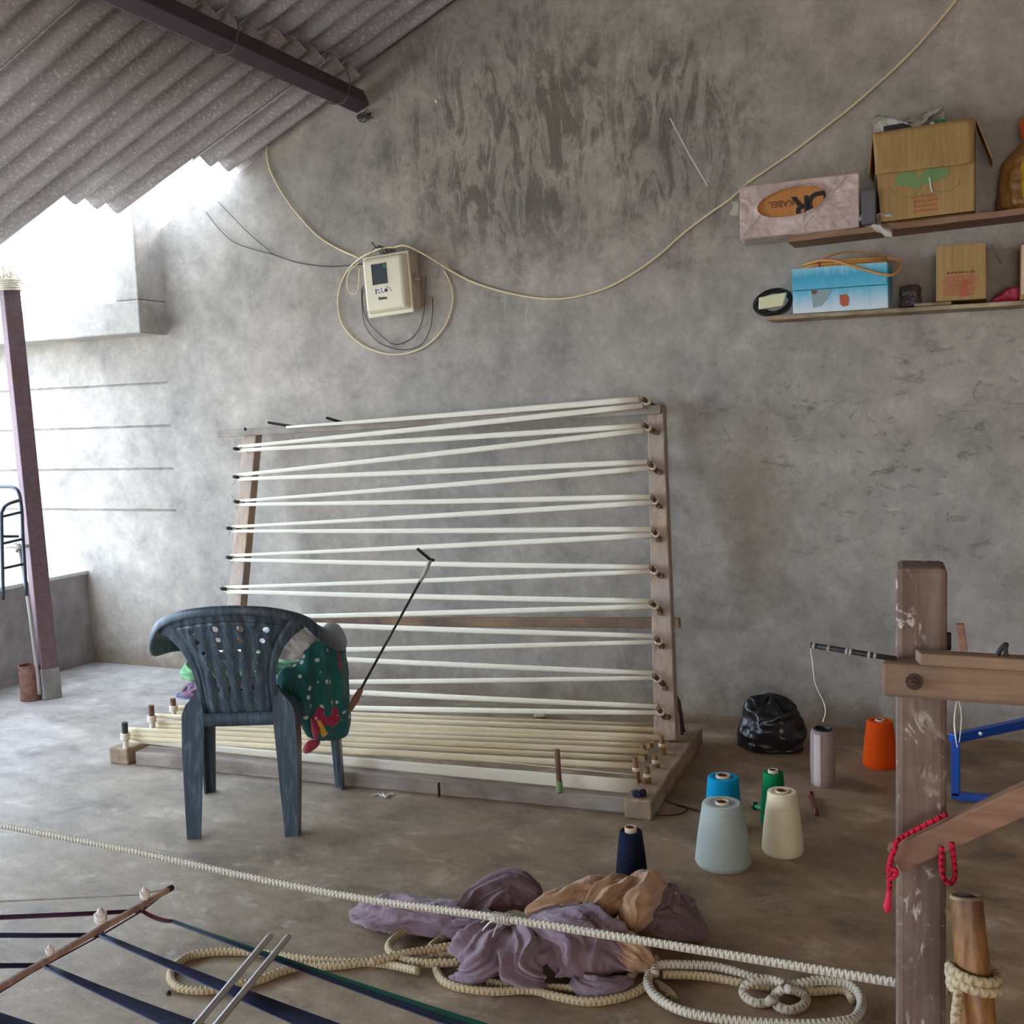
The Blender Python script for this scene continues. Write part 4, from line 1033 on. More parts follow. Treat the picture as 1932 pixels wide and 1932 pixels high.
bo = obj('bolt', MB().lathe([(0, 0), (.0135, 0), (.0135, .004), (.009, .005), (.009, .013), (.005, .014), (.005, .021), (0, .022)], 18, bc, axis=(0, -1, 0)), M['bolt'], t, smooth=30)
ru = P(1737, 1233, Y=LB-.055); rb_ = P(1737, 1254, Y=LB-.055)
mb = MB(); xs0 = P(1724, 1250, Y=LB-.05).x
zb = bl.z; zt = ru.z
mb.hexa([(xs0+.010, LB-.056, zb), (1.6, LB-.056, zb), (1.6, LB-.016, zb), (xs0, LB-.022, zb), (xs0+.010, LB-.056, zt), (1.6, LB-.056, zt), (1.6, LB-.016, zt), (xs0, LB-.022, zt)])
obj('upper_rail', mb, M['w_tanx'], t, bevel=.003)
pg0 = P(1818, 1228, Y=LB-.03); pg1 = P(1811, 1177, Y=LB-.03)
obj('peg', MB().beam(pg0, pg1, .012, .012, up=(0, 1, 0)), M['w_red'], t, bevel=.001)
# sloping brace with its light top edge
g0 = P(1688, 1618, Y=LY-.02); g1 = P(1932, 1507, Y=LY-.02); gd = (g1-g0)
g2 = g0+gd*2.2
obj('brace', MB().beam(g0, g2, .03, .045), M['w_red'], t, bevel=.003)
# other side of the loom beyond the frame on the right
obj('post', rbox(1.55, pc.y, .081, .09, 0, ztop_, ang), M['w_post'], t, bevel=.010)
# small dark block nailed behind the post
nb = P(1791, 1205, Y=LY+.05); obj('nail_block', MB().box(nb.x-.008, nb.x+.003, LY+.045, LY+.06, nb.z-.02, nb.z+.01), M['bolt'], t, bevel=.002)
# black bent clip on the rail
q0 = P(1896, 1240, Y=LB-.04); 
tag(obj('wire_clip', MB().tube(cr([q0+Vector((-.012, 0, 0)), P(1886, 1228, Y=LB-.04), P(1892, 1220, Y=LB-.04), P(1899, 1215, Y=LB-.04), P(1897, 1226, Y=LB-.04), P(1900, 1240, Y=LB-.04)], 4), .0035, 8), M['dark'], smooth=0), 'small black bent clip on top of the loom rail', 'clip')
# dark spindle pointing left from the beam end
sa = P(1668, 1240, Y=LB-.02); sb_ = P(1529, 1217, Y=LB-.02)
t2 = thing('spindle_rod', tuple(sa), 'dark thread-wrapped rod pointing left from the loom crossbeam', 'rod')
obj('rod', MB().tube([sa+Vector((.02, 0, -.002)), sb_], .0048, 10), M['blackwire'], t2, smooth=0)
mb = MB()
for k_ in (.12, .2, .45, .5, .75, .95):
    p = sa.lerp(sb_, k_); mb.tube([p-(sb_-sa)*.018, p+(sb_-sa)*.018], .0062, 10)
obj('wrapping', mb, M['stick'], t2, smooth=0)
obj('loose_thread', MB().tube(cr([sb_, P(1530, 1232, Y=LB), P(1533, 1250, Y=LB), P(1538, 1290, Y=LB-.0), P(1554, 1325, Y=LB), P(1557, 1345, Y=LB), P(1552, 1362, Y=LB)], 4), .0006, 4), M['straw'], t2)
# red braided cord
t2 = thing('braided_rope', tuple(P(1690, 1590, Y=LY-.05)), 'red braided cord with a tassel tied round the sloping loom brace', 'rope')
edge = lambda x: P(x, 1583+(x-1695)*(1536-1583)/(1785-1695), Y=LY-.034)
mb = MB().tube(cr([edge(1786)+Vector((0, .01, -.004)), edge(1760), edge(1730), edge(1705), P(1691, 1589, Y=LY-.045), P(1688, 1602, Y=LY-.05), P(1681, 1620, Y=LY-.045), P(1677, 1645, Y=LY-.04), P(1681, 1656, Y=LY-.04), P(1690, 1650, Y=LY-.045), P(1689, 1640, Y=LY-.045), P(1680, 1645, Y=LY-.04), P(1678, 1668, Y=LY-.035), P(1678, 1680, Y=LY-.035)], 6), .0045, 8)
obj('cord', mb, M['redcord'], t2, smooth=0)
obj('tassel', MB().tube([P(1678, 1678, Y=LY-.035), P(1677, 1690, Y=LY-.035), P(1674, 1712, Y=LY-.035), P(1674, 1722, Y=LY-.035)], .005, 8, rs=[.004, .0045, .007, .003]), plain('red_fringe', srgb(196, 30, 66), .8), t2, smooth=0)
for off, mk in ((0, .0042),):
    obj('hanging_loop', MB().tube(cr([P(1777, 1598, Y=LY-.05), P(1776, 1630, Y=LY-.05), P(1780, 1655, Y=LY-.05), P(1791, 1667, Y=LY-.05), P(1801, 1655, Y=LY-.045), P(1800, 1625, Y=LY-.04), P(1795, 1588, Y=LY-.035)], 6), .0042, 8), M['redcord'], t2, smooth=0)
# thin threads hanging under the crossbeam
mb = MB()
for a_, b_, c_ in (((1806, 1318), (1801, 1355), (1804, 1398)), ((1808, 1318), (1814, 1352), (1810, 1400)), ((1803, 1330), (1800, 1370), (1806, 1410))):
    mb.tube(cr([P(*a_, Y=LB-.0), P(*b_, Y=LB), P(*c_, Y=LB)], 5), .0008, 4)
tag(obj('hanging_threads', mb, M['straw'], smooth=0), 'fine loose threads hanging below the loom crossbeam', 'thread')
# log stake with rope
c1 = P(1823, 1692, Y=1.74); c2 = P(1845, 1932, Y=1.70); dn = (c2-c1); c3 = c1+dn*((c1.z)/(c1.z-c2.z))
t2 = thing('log_stake', (c3.x, c3.y, 0), 'short peeled round log stake standing in front of the loom post', 'log')
pts = [c3.lerp(c1, k/8) for k in range(9)]
mbx = MB().tube(pts, .026, 24, rs=[.030, .0295, .029, .029, .028, .0275, .027, .0255, .0235])
obj('trunk', mbx, M['w_log'], t2, smooth=30)
obj('hollow_top', MB().lathe([(0, 0), (.016, .0), (.021, .003), (.024, .0015), (.0245, -.002)], 20, c1, axis=(c1-c3)), [M['w_palex']], t2, smooth=0)
obj('hole', MB().lathe([(0, 0.0015), (.011, .0015), (.012, .0008)], 16, c1+(c1-c3).normalized()*.001, axis=(c1-c3)), M['bolt'], t2, smooth=0)
lc = c1.lerp(c2, .63); axl = (c1-c3).normalized(); a = axl.orthogonal().normalized(); cc = axl.cross(a)
lp_ = []
for k_ in range(34):
    u = k_/33*2*PI*2.1+2.6; lp_.append(lc+(a*math.cos(u)+cc*math.sin(u))*.0345+axl*(.012-.030*k_/33+.008*math.sin(u*1.0)))
lp_ += [lc+(a*math.cos(u)+cc*math.sin(u))*.045-axl*.05, lc+(a*math.cos(u)+cc*math.sin(u))*.05-axl*.12]
tag(obj('stake_rope', MB().tube(lp_, .0078, 10), M['rope2'], smooth=0), 'tan rope wound twice round the log stake', 'rope')

# blue metal frame beyond the loom
fy = P(1800, 1505, z=.012).y
t2 = thing('blue_metal_frame', (P(1800, 1505, z=0).x, fy, 0), 'blue painted square-tube metal frame on the floor behind the loom', 'frame')
v0 = P(1803, 1500, Y=fy); v1 = P(1803, 1394, Y=fy)
obj('leg', MB().beam(v0, v1, .030, .030, up=(0, 1, 0)), M['blue_metal'], t2, bevel=.003)
obj('lower_rail', MB().beam(v0+Vector((-.014, 0, 0)), v0+Vector((1.1, 0, 0)), .03, .026), M['blue_metal'], t2, bevel=.003)
e1 = P(1932, 1366, Y=fy+.25); obj('upper_rail', MB().beam(v1+Vector((-.014, 0, 0)), v1+(e1-v1)*3.2, .03, .034), M['blue_metal'], t2, bevel=.003)
far = v1+(e1-v1)*3.1
obj('leg', MB().beam(Vector((far.x, far.y, 0)), far, .030, .030, up=(0, 1, 0)), M['blue_metal'], t2, bevel=.003)
rv = P(1850, 1381, Y=fy+.07); obj('rivet', MB().lathe([(0, 0), (.007, 0), (.005, .004), (0, .005)], 12, rv+Vector((0, -.02, 0)), axis=(0, -1, 0)), M['white'], t2, smooth=0)

# ------------------------------------------------------------------ loom threads and rods in the left foreground
HZ = .75
w = lambda x, y, z=HZ: P(x, y, z=z)
def bundle(name, a, b, wa, wb, nth, mats, label, flat=2):
    a = Vector(a); b = Vector(b); sd = (b-a).cross(Vector((0, 0, 1))).normalized(); mb = MB(); random.seed(int(abs(a.x)*1000)+nth)
    for i in range(nth):
        s_ = (i+.5)/nth*2-1; lay = (i % flat)*.0009; m_ = 0 if s_ < random.uniform(-.6, .6) else 1
        if len(mats) == 1: m_ = 0
        pts = []
        for k_ in range(7):
            u = k_/6; pts.append(a.lerp(b, u)+sd*s_*(wa+(wb-wa)*u**1.5)+Vector((0, 0, lay-.004*4*u*(1-u)*(1+.2*s_))))
        mb.tube(pts, .0009, 4, mi=m_)
    return tag(obj(name, mb, mats, smooth=0), label, 'warp threads')
nav = plain('navy_thread', srgb(26, 32, 66), .6, .2); nav2 = plain('indigo_thread', srgb(40, 52, 92), .6, .2); grn = plain('green_thread', srgb(14, 104, 84), .6, .2)
pur = plain('purple_thread', srgb(74, 34, 60), .7, .2); redt = plain('red_thread', srgb(150, 24, 44), .7)
# tied points on the stretcher stick (just under it)
k1, k2, k3 = w(268, 1719), w(190, 1765), w(84, 1822)
E1_, E2_, E3_ = w(960, 1955), w(740, 1985), w(420, 1960)
def ext(a, b, f): return a+(b-a)*f
m1 = a1 = None
# top bundle: red where it leaves the knot, then green and navy
j1 = k1.lerp(E1_, .105)
bundle('warp_bundle', k1, j1, .003, .004, 14, [redt, pur], 'short red start of the rearmost warp bundle at the stretcher stick')
bundle('warp_bundle', j1, ext(k1, E1_, 1.5), .003, .022, 44, [grn, nav], 'green and navy warp bundle fanning out rearmost across the foreground')
bundle('warp_bundle', k2, ext(k2, E2_, 1.5), .004, .029, 56, [nav, nav2], 'navy warp bundle fanning out between the green one and the corner one')
bundle('warp_bundle', k3, ext(k3, E3_, 1.6), .004, .028, 52, [nav, nav2], 'navy warp bundle fanning out from the lowest knot on the stick')
bundle('warp_bundle', w(-160, 1858), w(190, 1990), .006, .016, 30, [nav2, nav], 'navy warp bundle crossing the bottom left corner')
def ribm(n_, a, b, wa, mat, label): return bundle(n_, a, b, wa, wa, 16, mat, label)
ribm('warp_bundle', w(-500, 1742), w(268, 1719), .005, [pur], 'purple warp bundle arriving from the left at the uppermost knot')
ribm('warp_bundle', w(-500, 1752), w(190, 1765), .005, [nav], 'navy warp bundle arriving from the left at the middle knot')
ribm('warp_bundle', w(-500, 1810), w(84, 1822), .005, [nav], 'navy warp bundle arriving from the left at the lowest knot')
t2 = thing('stretcher_stick', tuple(w(200, 1770)), 'long slim brown stick with small white string knots across the warp threads', 'stick')
s0 = w(322, 1676, HZ+.012); s1 = w(-40, 1886, HZ+.012); s1 = s0+(s1-s0)*1.5
obj('stick', MB().beam(s0, s1, .0075, .007), wood('stick_wood', srgb(108, 78, 70), srgb(190, 158, 138), 'x'), t2, bevel=.001)
obj('end_cap', MB().tube([s0+(s0-s1).normalized()*.003, s0-(s0-s1).normalized()*.006], .0048, 10), M['dark'], t2, smooth=0)
random.seed(4)
for kx, ky, sc_ in ((273, 1688, .8), (190, 1731, 1.0), (94, 1794, .6)):
    c0 = w(kx, ky, HZ+.022); mb = MB()
    mb.lathe([(0, -.008*sc_), (.007*sc_, -.006*sc_), (.0085*sc_, 0), (.006*sc_, .007*sc_), (.003*sc_, .013*sc_), (0, .015*sc_)], 12, c0)
    for i in range(3):
        mb.tube([c0+Vector((.007*sc_*math.cos(a), .007*sc_*math.sin(a), (i-1)*.004*sc_+.002*math.sin(2*a))) for a in np.linspace(0, 2*PI, 12)[:-1]], .0022*sc_, 6, closed=True)
    obj('knot', mb, M['white'], t2, smooth=0)
mb = MB()
for kk, on in ((k1, w(276, 1706, HZ+.010)), (k2, w(196, 1752, HZ+.010)), (k3, w(90, 1812, HZ+.010))):
    mb.tube([kk, on], .0022, 6)
mb.tube([w(318, 1680, HZ+.01), k1, k2, k3, w(60, 1835), s1+Vector((0, 0, -.012))], .0012, 5)
obj('lashing', mb, pur, t2)
tag(obj('guy_string', MB().tube([w(322, 1676, HZ+.014), w(262, 1688, HZ+.012), w(-300, 1716, HZ+.0)], .0012, 6), M['stick']), 'thin brown string running left from the tip of the stretcher stick', 'string')
# lease rods
for (a_, b_, lab) in (((511, 1764), (372, 1932), 'grey metal lease rod on the warp threads, left one of the pair'), ((546, 1765), (410, 1932), 'grey metal lease rod on the warp threads, right one of the pair')):
    p0 = w(*a_, HZ+.010); p1 = w(*b_, HZ+.010); p1 = p0+(p1-p0)*1.6
    d = (p1-p0).normalized()
    tag(obj('lease_rod', MB().tube([p0, p0+d*.002, p0+d*.006, p1], .0045, 12, rs=[.002, .0038, .0045, .0045]), M['alu'], smooth=40), lab, 'rod', 'lease rods in the foreground warp')
# small dark pebble and threads on the floor
pb = P(318, 1876, z=0)
tag(obj('pebble', MB().lathe([(0, 0), (.006, .001), (.007, .005), (.004, .009), (0, .010)], 10, pb), M['dark'], smooth=0), 'tiny black pebble on the floor left of the long rope loop', 'pebble')
mb = MB().tube(cr([P(702, 1501, z=.003), P(715, 1498, z=.004), P(722, 1502, z=.003), P(735, 1497, z=.005), P(745, 1499, z=.003)], 5), .0022, 6).tube(cr([P(722, 1497, z=.004), P(728, 1504, z=.006), P(734, 1498, z=.004)], 4), .003, 6)
tag(obj('thread_scrap', mb, M['white'], smooth=0), 'scrap of white thread on the floor before the frame front beam', 'thread')
tag(obj('black_string', MB().tube(cr([P(1232, 1533, z=.003), P(1244, 1538, z=.003), P(1282, 1536, z=.003), P(1298, 1524, z=.003), P(1270, 1516, z=.003), P(1252, 1508, z=.003)], 3), .0022, 6).tube([P(1275, 1518, z=.004), P(1330, 1533, z=.004)], .003, 6), M['blackwire'], smooth=0), 'thin black string looped on the floor right of the wooden frame', 'string')
tag(obj('wood_chip', MB().beam(P(1008, 1346, z=.02), P(1030, 1346, z=.02), .03, .03), M['straw'], bevel=.006), 'pale wooden block on the floor behind the yarn bands', 'block')

# ------------------------------------------------------------------ electricity meter
mc = P(727, 535, Y=4.74)
t2 = thing('electricity_meter', tuple(P(735, 592, Y=4.85)), 'cream plastic electricity meter box on the back wall', 'meter')
tl = math.radians(3.2)
def mr(x, y, z):
    x *= 1.17; z *= 1.13      # local: x right, y out from wall (towards room), z up, tilted about the wall normal
    return Vector((mc.x+x*math.cos(tl)-z*math.sin(tl)*-1*-1, WY-y, mc.z+x*math.sin(tl)*-1*-1+z*math.cos(tl)))
def mbox(x0, x1, y0, y1, z0, z1): return MB().hexa([mr(x0, y1, z0), mr(x1, y1, z0), mr(x1, y0, z0), mr(x0, y0, z0), mr(x0, y1, z1), mr(x1, y1, z1), mr(x1, y0, z1), mr(x0, y0, z1)])
obj('back_plate', mbox(-.112, .125, .0, .045, -.118, .128), M['meter_back'], t2, bevel=.012)
obj('case', mbox(-.105, .115, .04, .10, -.130, .128), M['meter_side'], t2, bevel=.010)
c_ = [mr(-.112, .10, -.137), mr(.117, .10, -.137), mr(.117, .10, .130), mr(-.112, .10, .130)]
mb = MB().hexa([mr(-.112, .102, -.14), mr(.117, .102, -.14), mr(.117, .09, -.14), mr(-.112, .09, -.14), mr(-.112, .102, .132), mr(.117, .102, .132), mr(.117, .09, .132), mr(-.112, .09, .132)])
obj('cover_rim', mb, M['meter'], t2, bevel=.006)
f0, f1 = -.098, .092
mb = MB().hexa([mr(-.106, .10, -.128), mr(.112, .10, -.128), mr(.112, .10, .126), mr(-.106, .10, .126), mr(f0, .135, -.112), mr(f1, .135, -.112), mr(f1, .135, .112), mr(f0, .135, .112)])
cov = obj('cover', mb, M['meter'], t2, bevel=.012)
obj('window', mbox(-.052, .018, .132, .1365, .0, .088), M['screen'], cov, bevel=.001)
obj('window_frame', MB().tube([mr(-.053, .137, -.001), mr(.019, .137, -.001), mr(.019, .137, .089), mr(-.053, .137, .089)], .0018, 6, closed=True), M['ink'], cov)
obj('green_seal', mbox(.006, .017, .1365, .1375, .066, .085), M['green_dot'], cov)
obj('label', mbox(-.046, .010, .134, .1362, -.044, -.018), M['white'], cov)
mb = MB()
for a_, b_, z0, z1 in ((-.044, -.038, -.042, -.020), (-.034, -.028, -.030, -.022), (-.030, -.022, -.041, -.036), (-.018, -.010, -.024, -.020), (-.016, -.012, -.040, -.028), (-.008, -.002, -.041, -.037)):
    mb2 = mbox(a_, b_, .1362, .1368, z0, z1); mb.add(mb2.v, mb2.f)
for a_ in np.linspace(0, 1, 1): pass
obj('print', mb, M['ink'], cov)
obj('knob', MB().lathe([(0, 0), (.0085, 0), (.008, .003), (0, .004)], 16, mr(.008, .136, -.032), axis=(0, -1, 0)), M['ink'], cov, smooth=30)
mb = MB(); random.seed(6)
for k_ in range(14):
    u = .6+.12*k_; xx = .020+.016*math.cos(u)*1.1; zz = -.040+.022*math.sin(u-.6)
    b2 = mbox(xx, xx+.002, .1358, .1364, zz, zz+.003); mb.add(b2.v, b2.f)
obj('scratches', mb, M['brown_ink'], cov)
obj('latch', mbox(.112, .122, .055, .10, -.02, .035), M['meter_back'], t2, bevel=.003)
obj('seal_wire', MB().tube(cr([mr(.118, .075, .01), mr(.134, .06, .006), mr(.14, .05, .008)], 4), .003, 6), M['white'], t2, smooth=0)
def text(name, s, size, pos, xdir, updir, mat, parent, bold=0.0, thick=.0006):
    cu = bpy.data.curves.new(name, 'FONT'); cu.body = s; cu.size = size; cu.align_x = 'CENTER'; cu.align_y = 'CENTER'; cu.extrude = thick; cu.offset = bold
    to = bpy.data.objects.new(name, cu); C.objects.link(to); bpy.context.view_layer.update()
    me = bpy.data.meshes.new_from_object(to.evaluated_get(bpy.context.evaluated_depsgraph_get())); bpy.data.objects.remove(to)
    xd = Vector(xdir).normalized(); ud = Vector(updir); ud = (ud-xd*ud.dot(xd)).normalized(); nd = xd.cross(ud); p0 = Vector(pos)
    mb = MB(); mb.add([tuple(p0+xd*v.co.x+ud*v.co.y+nd*v.co.z) for v in me.vertices], [tuple(p.vertices) for p in me.polygons])
    bpy.data.meshes.remove(me)
    return obj(name, mb, mat, parent)
xd = mr(1, 0, 0)-mr(0, 0, 0); ud = mr(0, 0, 1)-mr(0, 0, 0)
text('lettering', 'Status', .020, mr(-.012, .1366, -.064), xd, ud, M['ink'], cov, bold=.0007)
# bundle of stripped wires on the meter
mb = MB(); random.seed(12)
for i in range(12):
    s_ = mr(random.uniform(-.02, .05), random.uniform(.05, .12), .135)
    e_ = s_+Vector((random.uniform(-.05, .05), random.uniform(-.02, .02), random.uniform(.01, .05)))
    mb.tube(cr([s_, s_.lerp(e_, .5)+Vector((random.uniform(-.02, .02), 0, random.uniform(0, .03))), e_+Vector((random.uniform(-.02, .02), 0, -.01))], 4), .0022, 5)
mb.tube(cr([mr(.01, .09, .140), mr(-.01, .09, .162), mr(-.035, .09, .168), mr(-.048, .09, .172), mr(-.062, .09, .195)], 4), .003, 6)
tag(obj('wire_tangle', mb, M['blackwire'], smooth=0), 'tangle of twisted dark wires on top of the meter box', 'wire')
def wire(name, px, Y, r, mat, label, k=6):
    ys = Y if isinstance(Y, (list, tuple)) else [Y]*len(px)
    return tag(obj(name, MB().tube(cr([P(x, y, Y=yy_) for (x, y), yy_ in zip(px, ys)], k), r, 8), M[mat], smooth=0), label, 'cable')
yw = WY-.012
wire('cable', [(1835, -50), (1800, 5), (1750, 65), (1710, 108), (1660, 155), (1600, 207), (1560, 238), (1500, 284), (1455, 315), (1410, 346), (1380, 374), (1340, 402), (1290, 440), (1230, 492), (1160, 536), (1100, 557), (1040, 564), (970, 555), (900, 535), (855, 513), (810, 485), (768, 464), (745, 466)],
     [yw]*20+[yw-.06, yw-.11, yw-.11], .0055, 'cable', 'long yellowed cable sweeping from the upper right down to the meter')
wire('cable', [(504, 275), (504, 295), (512, 326), (535, 368), (565, 408), (600, 445), (640, 470), (676, 486)], [yw]*7+[yw-.03], .005, 'cable', 'yellowed cable coming down from the roof edge to the meter')
wire('cable', [(745, 466), (715, 470), (680, 487), (655, 512), (640, 548), (639, 585), (650, 618), (680, 648), (722, 666), (765, 667), (805, 652), (838, 618), (854, 575), (852, 540), (838, 510)],
     [yw-.10, yw-.10, yw-.05]+[yw]*12, .0045, 'cable', 'large loop of yellowed cable hanging round the meter box')
wire('cable', [(678, 495), (660, 512), (655, 535), (662, 553), (672, 553), (677, 540), (678, 505)], yw-.02, .0035, 'cable', 'small slack cable loop left of the meter')
wire('wire', [(684, 540), (685, 580), (696, 608), (722, 636), (745, 650), (772, 641), (792, 618), (800, 585), (802, 545), (803, 520)], [yw]*7+[yw-.07, yw-.09, yw-.09], .0022, 'blackwire', 'thin black wire loop below the meter, inner one')
wire('wire', [(682, 545), (684, 590), (693, 622), (718, 648), (758, 660), (792, 652), (810, 625), (816, 590), (816, 560)], yw, .0022, 'blackwire', 'thin black wire loop below the meter, outer one')
wire('wire', [(389, 400), (410, 428), (440, 456), (480, 471), (515, 480), (560, 495), (620, 503), (684, 498)], yw, .0025, 'blackwire', 'lower thin dark wire running to the meter from the roof edge')
wire('wire', [(411, 380), (435, 405), (465, 436), (495, 462), (517, 481)], yw-.004, .0022, 'blackwire', 'upper thin dark wire joining the lower one left of the meter')
mk = MB().tube([P(1264, 222, Y=WY+.002), P(1300, 290, Y=WY), P(1336, 352, Y=WY+.002)], .0035, 6)
struct(obj('trim_2', mk, M['cope']))
wire('nail_mark', [(822, 188), (824, 194)], WY-.002, .006, 'white', 'tiny white plug high on the plaster wall')

# ------------------------------------------------------------------ shelves
def shelf(px0, px1, Yf, th, mat, label, xr=1.2):
    a = P(*px0, Y=Yf); b = P(*px1, Y=Yf); s_ = (b.z-a.z)/(b.x-a.x); zr = a.z+s_*(xr-a.x)
    mb = MB(); n = 30
    for i in range(n):
        x0 = a.x+(xr-a.x)*i/n; x1 = a.x+(xr-a.x)*(i+1)/n; z0 = a.z+s_*(x0-a.x); z1 = a.z+s_*(x1-a.x)
        w0 = .004*math.sin(i*1.7); w1 = .004*math.sin((i+1)*1.7)
        vs_ = [(x0, Yf+w0, z0-th), (x1, Yf+w1, z1-th), (x1, WY, z1-th), (x0, WY, z0-th), (x0, Yf+w0, z0), (x1, Yf+w1, z1), (x1, WY, z1), (x0, WY, z0)]
        fs_ = [(3, 2, 1, 0), (4, 5, 6, 7), (0, 1, 5, 4), (2, 3, 7, 6)]
        if i == 0: fs_.append((3, 0, 4, 7))
        if i == n-1: fs_.append((1, 2, 6, 5))
        mb.add(vs_, fs_)
    return tag(obj('wall_shelf', mb, mat, merge=True), label, 'shelf'), (lambda x: a.z+s_*(x-a.x))
SY = 4.60
sh1, zU = shelf((1485, 446), (1932, 392), 4.66, .024, M['w_brownx'], 'upper reddish-brown plank shelf on the back wall')
sh2, zL = shelf((1445, 597), (1932, 567), 4.66, .016, M['w_palex'], 'lower weathered plank shelf on the back wall')
def carton_geo(pBL, pBR, h, depth, lean=0.0):
    """pBL, pBR: front bottom corners (Vectors)"""
    d = (pBR-pBL); d.z = 0; w_ = d.length; ex = d.normalized(); ey = Vector((-ex.y, ex.x, 0)); ez = Vector((0, 0, 1))
    f = lambda x, y, z: pBL+ex*x+ey*y+ez*z+ex*(lean*z)+Vector((0, 0, (pBR.z-pBL.z)*x/w_))
    return f, w_
def fbox(f, x0, x1, y0, y1, z0, z1): return MB().hexa([f(x0, y0, z0), f(x1, y0, z0), f(x1, y1, z0), f(x0, y1, z0), f(x0, y0, z1), f(x1, y0, z1), f(x1, y1, z1), f(x0, y1, z1)])
def setz(p, z): return Vector((p.x, p.y, z))

# wrapped carton, left end of the upper shelf
Yc = 4.60
a = P(1397, 459, Y=Yc+.0); b = P(1621, 432, Y=Yc+.06)
a.z = zU(a.x)+.002; b.z = zU(b.x)+.002
hgt = P(1400, 352, Y=Yc).z-a.z
f, w_ = carton_geo(a, b, hgt, .2)
t2 = thing('wrapped_carton', tuple(a), 'carton wrapped in torn pinkish plastic film at the left end of the upper shelf', 'box')
obj('carton', fbox(f, .004, w_-.004, .004, .19, .002, hgt-.004), M['carton_in'], t2, bevel=.004)
# film: front sheet with an oval tear, plus sides and top
nx, nz = 90, 50; info2 = []; vs_ = []
cxo, czo, rxo, rzo = w_*.44, hgt*.60, w_*.29, hgt*.265
for j in range(nz+1):
    for i in range(nx+1):
        x = w_*i/nx; z = hgt*j/nz; dx = (x-cxo)/rxo; dz = (z-czo-.10*(x-cxo))/rzo; d = math.hypot(dx, dz)
        info2.append(d)
        if 1 <= d < 1.12 and d > 0: x = cxo+dx/d*rxo; z = czo+.10*(x-cxo)+dz/d*rzo
        y = -.003-abs(crumple(Vector((x, 0, z)), 14, .006, 2))-.010*math.exp(-((d-1.05)/.10)**2)
        vs_.append(tuple(f(x, y, z)))
fs_ = []
for j in range(nz):
    for i in range(nx):
        q = (j*(nx+1)+i, j*(nx+1)+i+1, (j+1)*(nx+1)+i+1, (j+1)*(nx+1)+i)
        if min(info2[k_] for k_ in q) >= 1.0 or sum(info2[k_] for k_ in q)/4 > 1.03: fs_.append(q)
mb = MB().add(vs_, fs_)
def cr_side(o_, u_, v_, nu, nv):
    mb.grid(lambda u, v: tuple(f(*(np.array(o_)+np.array(u_)*u+np.array(v_)*v+np.array([0, 0, 0])))+Vector((0, 0, crumple(Vector((u*.3, v*.3, o_[0])), 14, .005, 3)))), nu, nv)
cr_side((0, 0, hgt), (w_, 0, 0), (0, .195, 0), 30, 14)
cr_side((-.001, .195, 0), (0, -.195, 0), (0, 0, hgt), 14, 14)
cr_side((w_+.001, 0, 0), (0, .195, 0), (0, 0, hgt), 14, 14)
cr_side((0, .195, -.001), (w_, 0, 0), (0, -.195, 0), 30, 10)
obj('plastic_film', mb, M['film'], t2, smooth=0, solid=.001)
mb = MB()
for a_, b_ in (((.02, .05), (.18, .42)), ((.74, .62), (.90, .95)), ((.72, .50), (.84, .36)), ((.80, .85), (.93, .45)), ((.55, .12), (.62, .30))):
    p_, q_ = f(w_*a_[0], -.008, hgt*a_[1]), f(w_*b_[0], -.010, hgt*b_[1]); m_ = p_.lerp(q_, .5)+Vector((.004, -.004, .003))
    mb.tube(cr([p_, m_, q_], 5), .0022, 6)
obj('film_crease', mb, M['clearfilm'], t2, smooth=0)
# torn film tail at its right
tl0 = f(w_, -.005, .03)
mb = MB(); 
mb.grid(lambda u, v: tuple(tl0+Vector((.13*u, -.01+.02*math.sin(9*v+3*u), -.055*u+(v-.4)*(.02+.085*u)+.004*math.sin(22*u))) ), 14, 14)
obj('film_tail', mb, M['clearfilm'], t2, smooth=0, solid=.001)
mb = MB().grid(lambda u, v: tuple(f(-.004-.03*u*(1+.3*math.sin(7*v)), -.004, .10+.06*v)), 6, 8)
obj('film_tail', mb, M['clearfilm'], t2, smooth=0, solid=.001)
fx = f(1, 0, 0)-f(0, 0, 0); fz = Vector((0, 0, 1)); fn_ = f(0, -1, 0)-f(0, 0, 0)
text('lettering', 'KABEL', .036, f(w_*.355, .0035, hgt*.60), -fx, -fz, M['brown_ink'], t2, bold=.001)
text('lettering', 'R', .115, f(w_*.525, .0035, hgt*.52), -fx, -fz, M['ink'], t2, bold=.004)
text('lettering', 'D', .125, f(w_*.665, .0035, hgt*.56), -fx, -fz, M['ink'], t2, bold=.004)
# dark gap box between
a = P(1625, 425, Y=4.60); b = P(1652, 423, Y=4.60); a.z = zU(a.x)+.002; b.z = zU(b.x)+.002
f, w_ = carton_geo(a, b, .13, .2)
tag(obj('grey_packet', fbox(f, 0, w_, 0, .2, 0, .135), plain('dark_grey_card', srgb(96, 92, 94), .7), bevel=.005), 'narrow dark grey packet squeezed between the two big cartons', 'packet')
